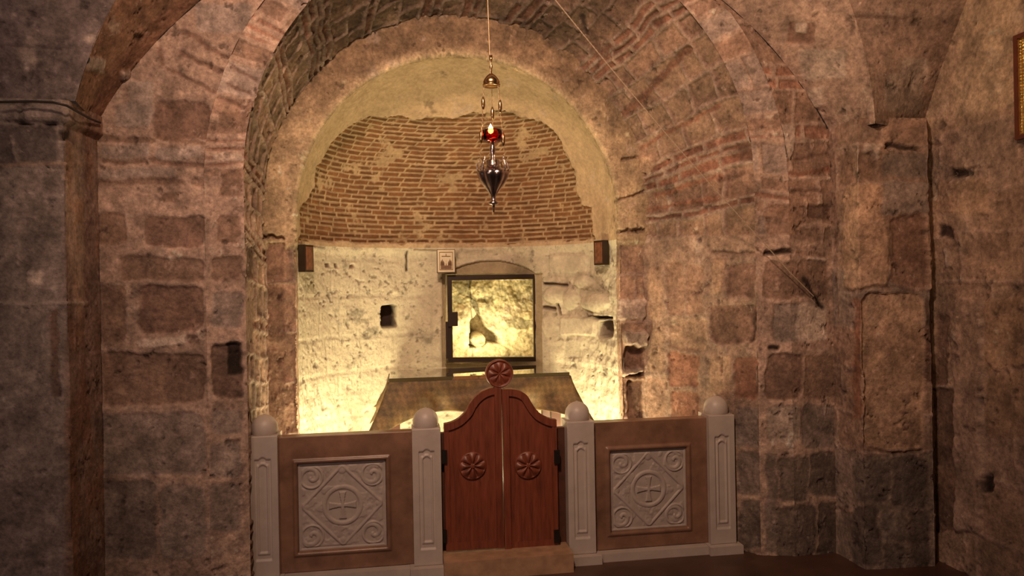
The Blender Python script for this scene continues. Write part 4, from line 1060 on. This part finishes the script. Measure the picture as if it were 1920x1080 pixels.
# ------------------------------------------------------------------ hanging lamp
YL = 4.15
def lp(px, py): return P(px, py, YL)
ax = lp(924, 300).x
L = empty('hanging_oil_lamp', (ax, YL, lp(924, 400).z), 'ornate silver oil lamp with red glass hanging on chains before the apse', 'lamp')
def lz(py): return lp(924, py).z
s_px = YL/F*1.0
def prof(lst): return [(r*s_px, lz(y)-0) for r, y in lst]
def lathe_at(name, lst, mat, n=32, parent=L, c=None):
    p_ = [(r*s_px, lz(y)) for r, y in lst]
    return bm_obj(name, lathe_bm(p_, n, c=(ax if c is None else c, YL, 0)), mat, parent, smooth=True)
# suspension cord of the lamp: rises to the arch crown
topz = EYE+0.67+1.585-0.02
bm_obj('suspension_chain', tube_bm([(ax-0.005, YL+0.0, lz(140)), (ax-0.012, YL+0.02, topz*0.5+lz(140)*0.5), (ax-0.012, YL+0.05, 4.4)], 0.0035, 6), M['chain'], L)
bm = bmesh.new()
lathe_at('finial_knot', [(0, 106), (3, 104), (3, 112), (1.5, 116), (2, 122), (3, 126), (1.5, 131), (1.5, 138), (0, 139)], M['brass'])
cap = lathe_at('canopy_cap', [(1, 137), (4, 139), (8, 142), (13, 148), (16, 154), (15, 158), (17, 159), (16, 162), (9, 161), (0, 160)], M['brass'])
# bowl: lobed silver
bm = bmesh.new(); n = 60; lst = [(0, 399), (1.5, 397), (2, 390), (3, 385), (9, 383), (10, 380), (5, 377), (4, 372), (5, 366), (10, 358), (16, 350), (23, 340), (27, 330), (28, 324), (25, 320), (17, 316), (12, 310), (13, 302), (11, 300), (8, 305), (0, 306)]
rg = []
for r, y in lst:
    amp = 0.13 if 320 < y < 372 else 0.0
    rg.append([bm.verts.new((ax+max(r, .1)*s_px*(1+amp*abs(math.sin(2*math.pi*k/n*4)))*math.cos(2*math.pi*k/n), YL+max(r, .1)*s_px*(1+amp*abs(math.sin(2*math.pi*k/n*4)))*math.sin(2*math.pi*k/n), lz(y))) for k in range(n)])
for a, b2 in zip(rg, rg[1:]):
    for k in range(n): bm.faces.new((a[k], a[(k+1) % n], b2[(k+1) % n], b2[k]))
bm_obj('bowl', bm, M['silver'], L, smooth=True)
lathe_at('stem', [(9, 303), (5, 298), (3.5, 290), (5, 284), (6, 280), (4, 274), (3.5, 268), (9, 266), (14, 264), (15, 262), (0, 262)], M['silver'])
# leaf collar around bowl
bm = bmesh.new()
for k in range(8):
    an = 2*math.pi*k/8; ca, sa = math.cos(an), math.sin(an)
    pts_ = [(27, 324), (30, 316), (28, 306), (24, 300), (26, 295)]
    tube_bm([(ax+r*s_px*ca, YL+r*s_px*sa, lz(y)) for r, y in pts_], [0.004, 0.005, 0.004, 0.003, 0.004], 6, bm)
bm_obj('leaf_collar', bm, M['silver'], L, smooth=True)
# red glass cup, oil and flame
lathe_at('glass_cup', [(0.5, 268), (13, 267), (17, 263), (19.5, 256), (21, 245), (20, 245), (18, 255), (15, 261), (11, 264), (0.5, 264)], M['red_glass'])
fl = lathe_at('flame', [(0, 251), (4, 249), (5.5, 245), (4, 240), (1.5, 235), (0, 232)], M['flame'], c=ax-3*s_px)
fl['label'] = 'small burning flame'
# three chains
for k in range(3):
    an = math.radians(200+120*k); ca, sa = math.cos(an), math.sin(an)
    bm = bmesh.new()
    P0 = Vector((ax+15*s_px*ca, YL+15*s_px*sa, lz(161))); P1 = Vector((ax+29*s_px*ca, YL+29*s_px*sa, lz(318)))
    n_l = 34
    for i in range(n_l):
        t = (i+0.5)/n_l; c = P0.lerp(P1, t); d = (P1-P0).normalized(); s1 = Vector((-sa, ca, 0)) if i % 2 else Vector((ca, sa, 0)); ln = (P1-P0).length/n_l*0.62
        tube_bm([c+d*ln*math.cos(a)+s1*0.0036*math.sin(a) for a in [2*math.pi*j/10 for j in range(10)]], 0.0011, 5, bm, closed=True)
    ch = bm_obj('chain', bm, M['chain'], L)
    for t in (0.22, 0.62):
        c = P0.lerp(P1, t + 0.04*k)
        bm_obj('chain_bead', lathe_bm([(0, -0.04), (0.006, -0.032), (0.011, -0.012), (0.011, 0.012), (0.006, 0.032), (0, 0.04)], 12, c=c), M['brass'], ch, smooth=True)
adopt(L)
for o in L.children:
    if o.name.startswith('chain'):
        for c in o.children: c.matrix_parent_inverse = Matrix()
        for c in o.children:
            c.matrix_parent_inverse = Matrix.Translation((0, 0, 0))
lt = light('oil_flame', 'POINT', (ax-0.01, YL, lz(236)), None, 0.35, (1, 0.5, 0.25), shadow_soft_size=0.01)

# pull cord of the lamp, running to the right wall
A = P(1030, -14, 4.15); B = P(1432, 455, 4.36); C_ = P(1530, 560, 4.40)
bm = bmesh.new(); N = 260
path = []
for i in range(N+1):
    t = i/N; p = A.lerp(B, t) if t < 1 else B
    sag = Vector((0, 0, -0.03*math.sin(t*math.pi))); path.append(p+sag)
for s in (0, 1):
    tube_bm([p + Vector((math.cos(i*0.9+s*math.pi), 0, math.sin(i*0.9+s*math.pi)))*0.0018 for i, p in enumerate(path)], 0.0022, 5, bm)
tube_bm([B, B.lerp(C_, 0.5)+Vector((0, 0, -.01)), C_], 0.003, 6, bm)
Au = Vector((ax+0.35, 4.15, 4.5))
tube_bm([A, Au.lerp(A, 0.5), Au], 0.003, 6, bm)
o = bm_obj('pull_cord', bm, M['cord']); tag(o, 'thin pale twisted cord slanting down from the vault to the right wall', 'cord')
# hook on the wall holding it
hk = bm_obj('wall_hook', tube_bm([P(1532, 566, 4.44), P(1531, 562, 4.40), P(1527, 556, 4.385), P(1524, 560, 4.38)], 0.005, 8), M['iron'])
tag(hk, 'small black iron hook in the right pier holding the cord end', 'hook')
# black cable on the left capital
pth = [P(-30, 192, 3.98), P(10, 191, 3.98), P(60, 190, 4.0), P(100, 192, 4.0), P(125, 198, 4.0), P(150, 212, 4.12), P(170, 223, 4.26), P(188, 230, 4.38)]
o = bm_obj('electric_cable', tube_bm(pth, 0.006, 6), M['cable'], smooth=True); tag(o, 'black cable sagging along the top of the left pier', 'cable')
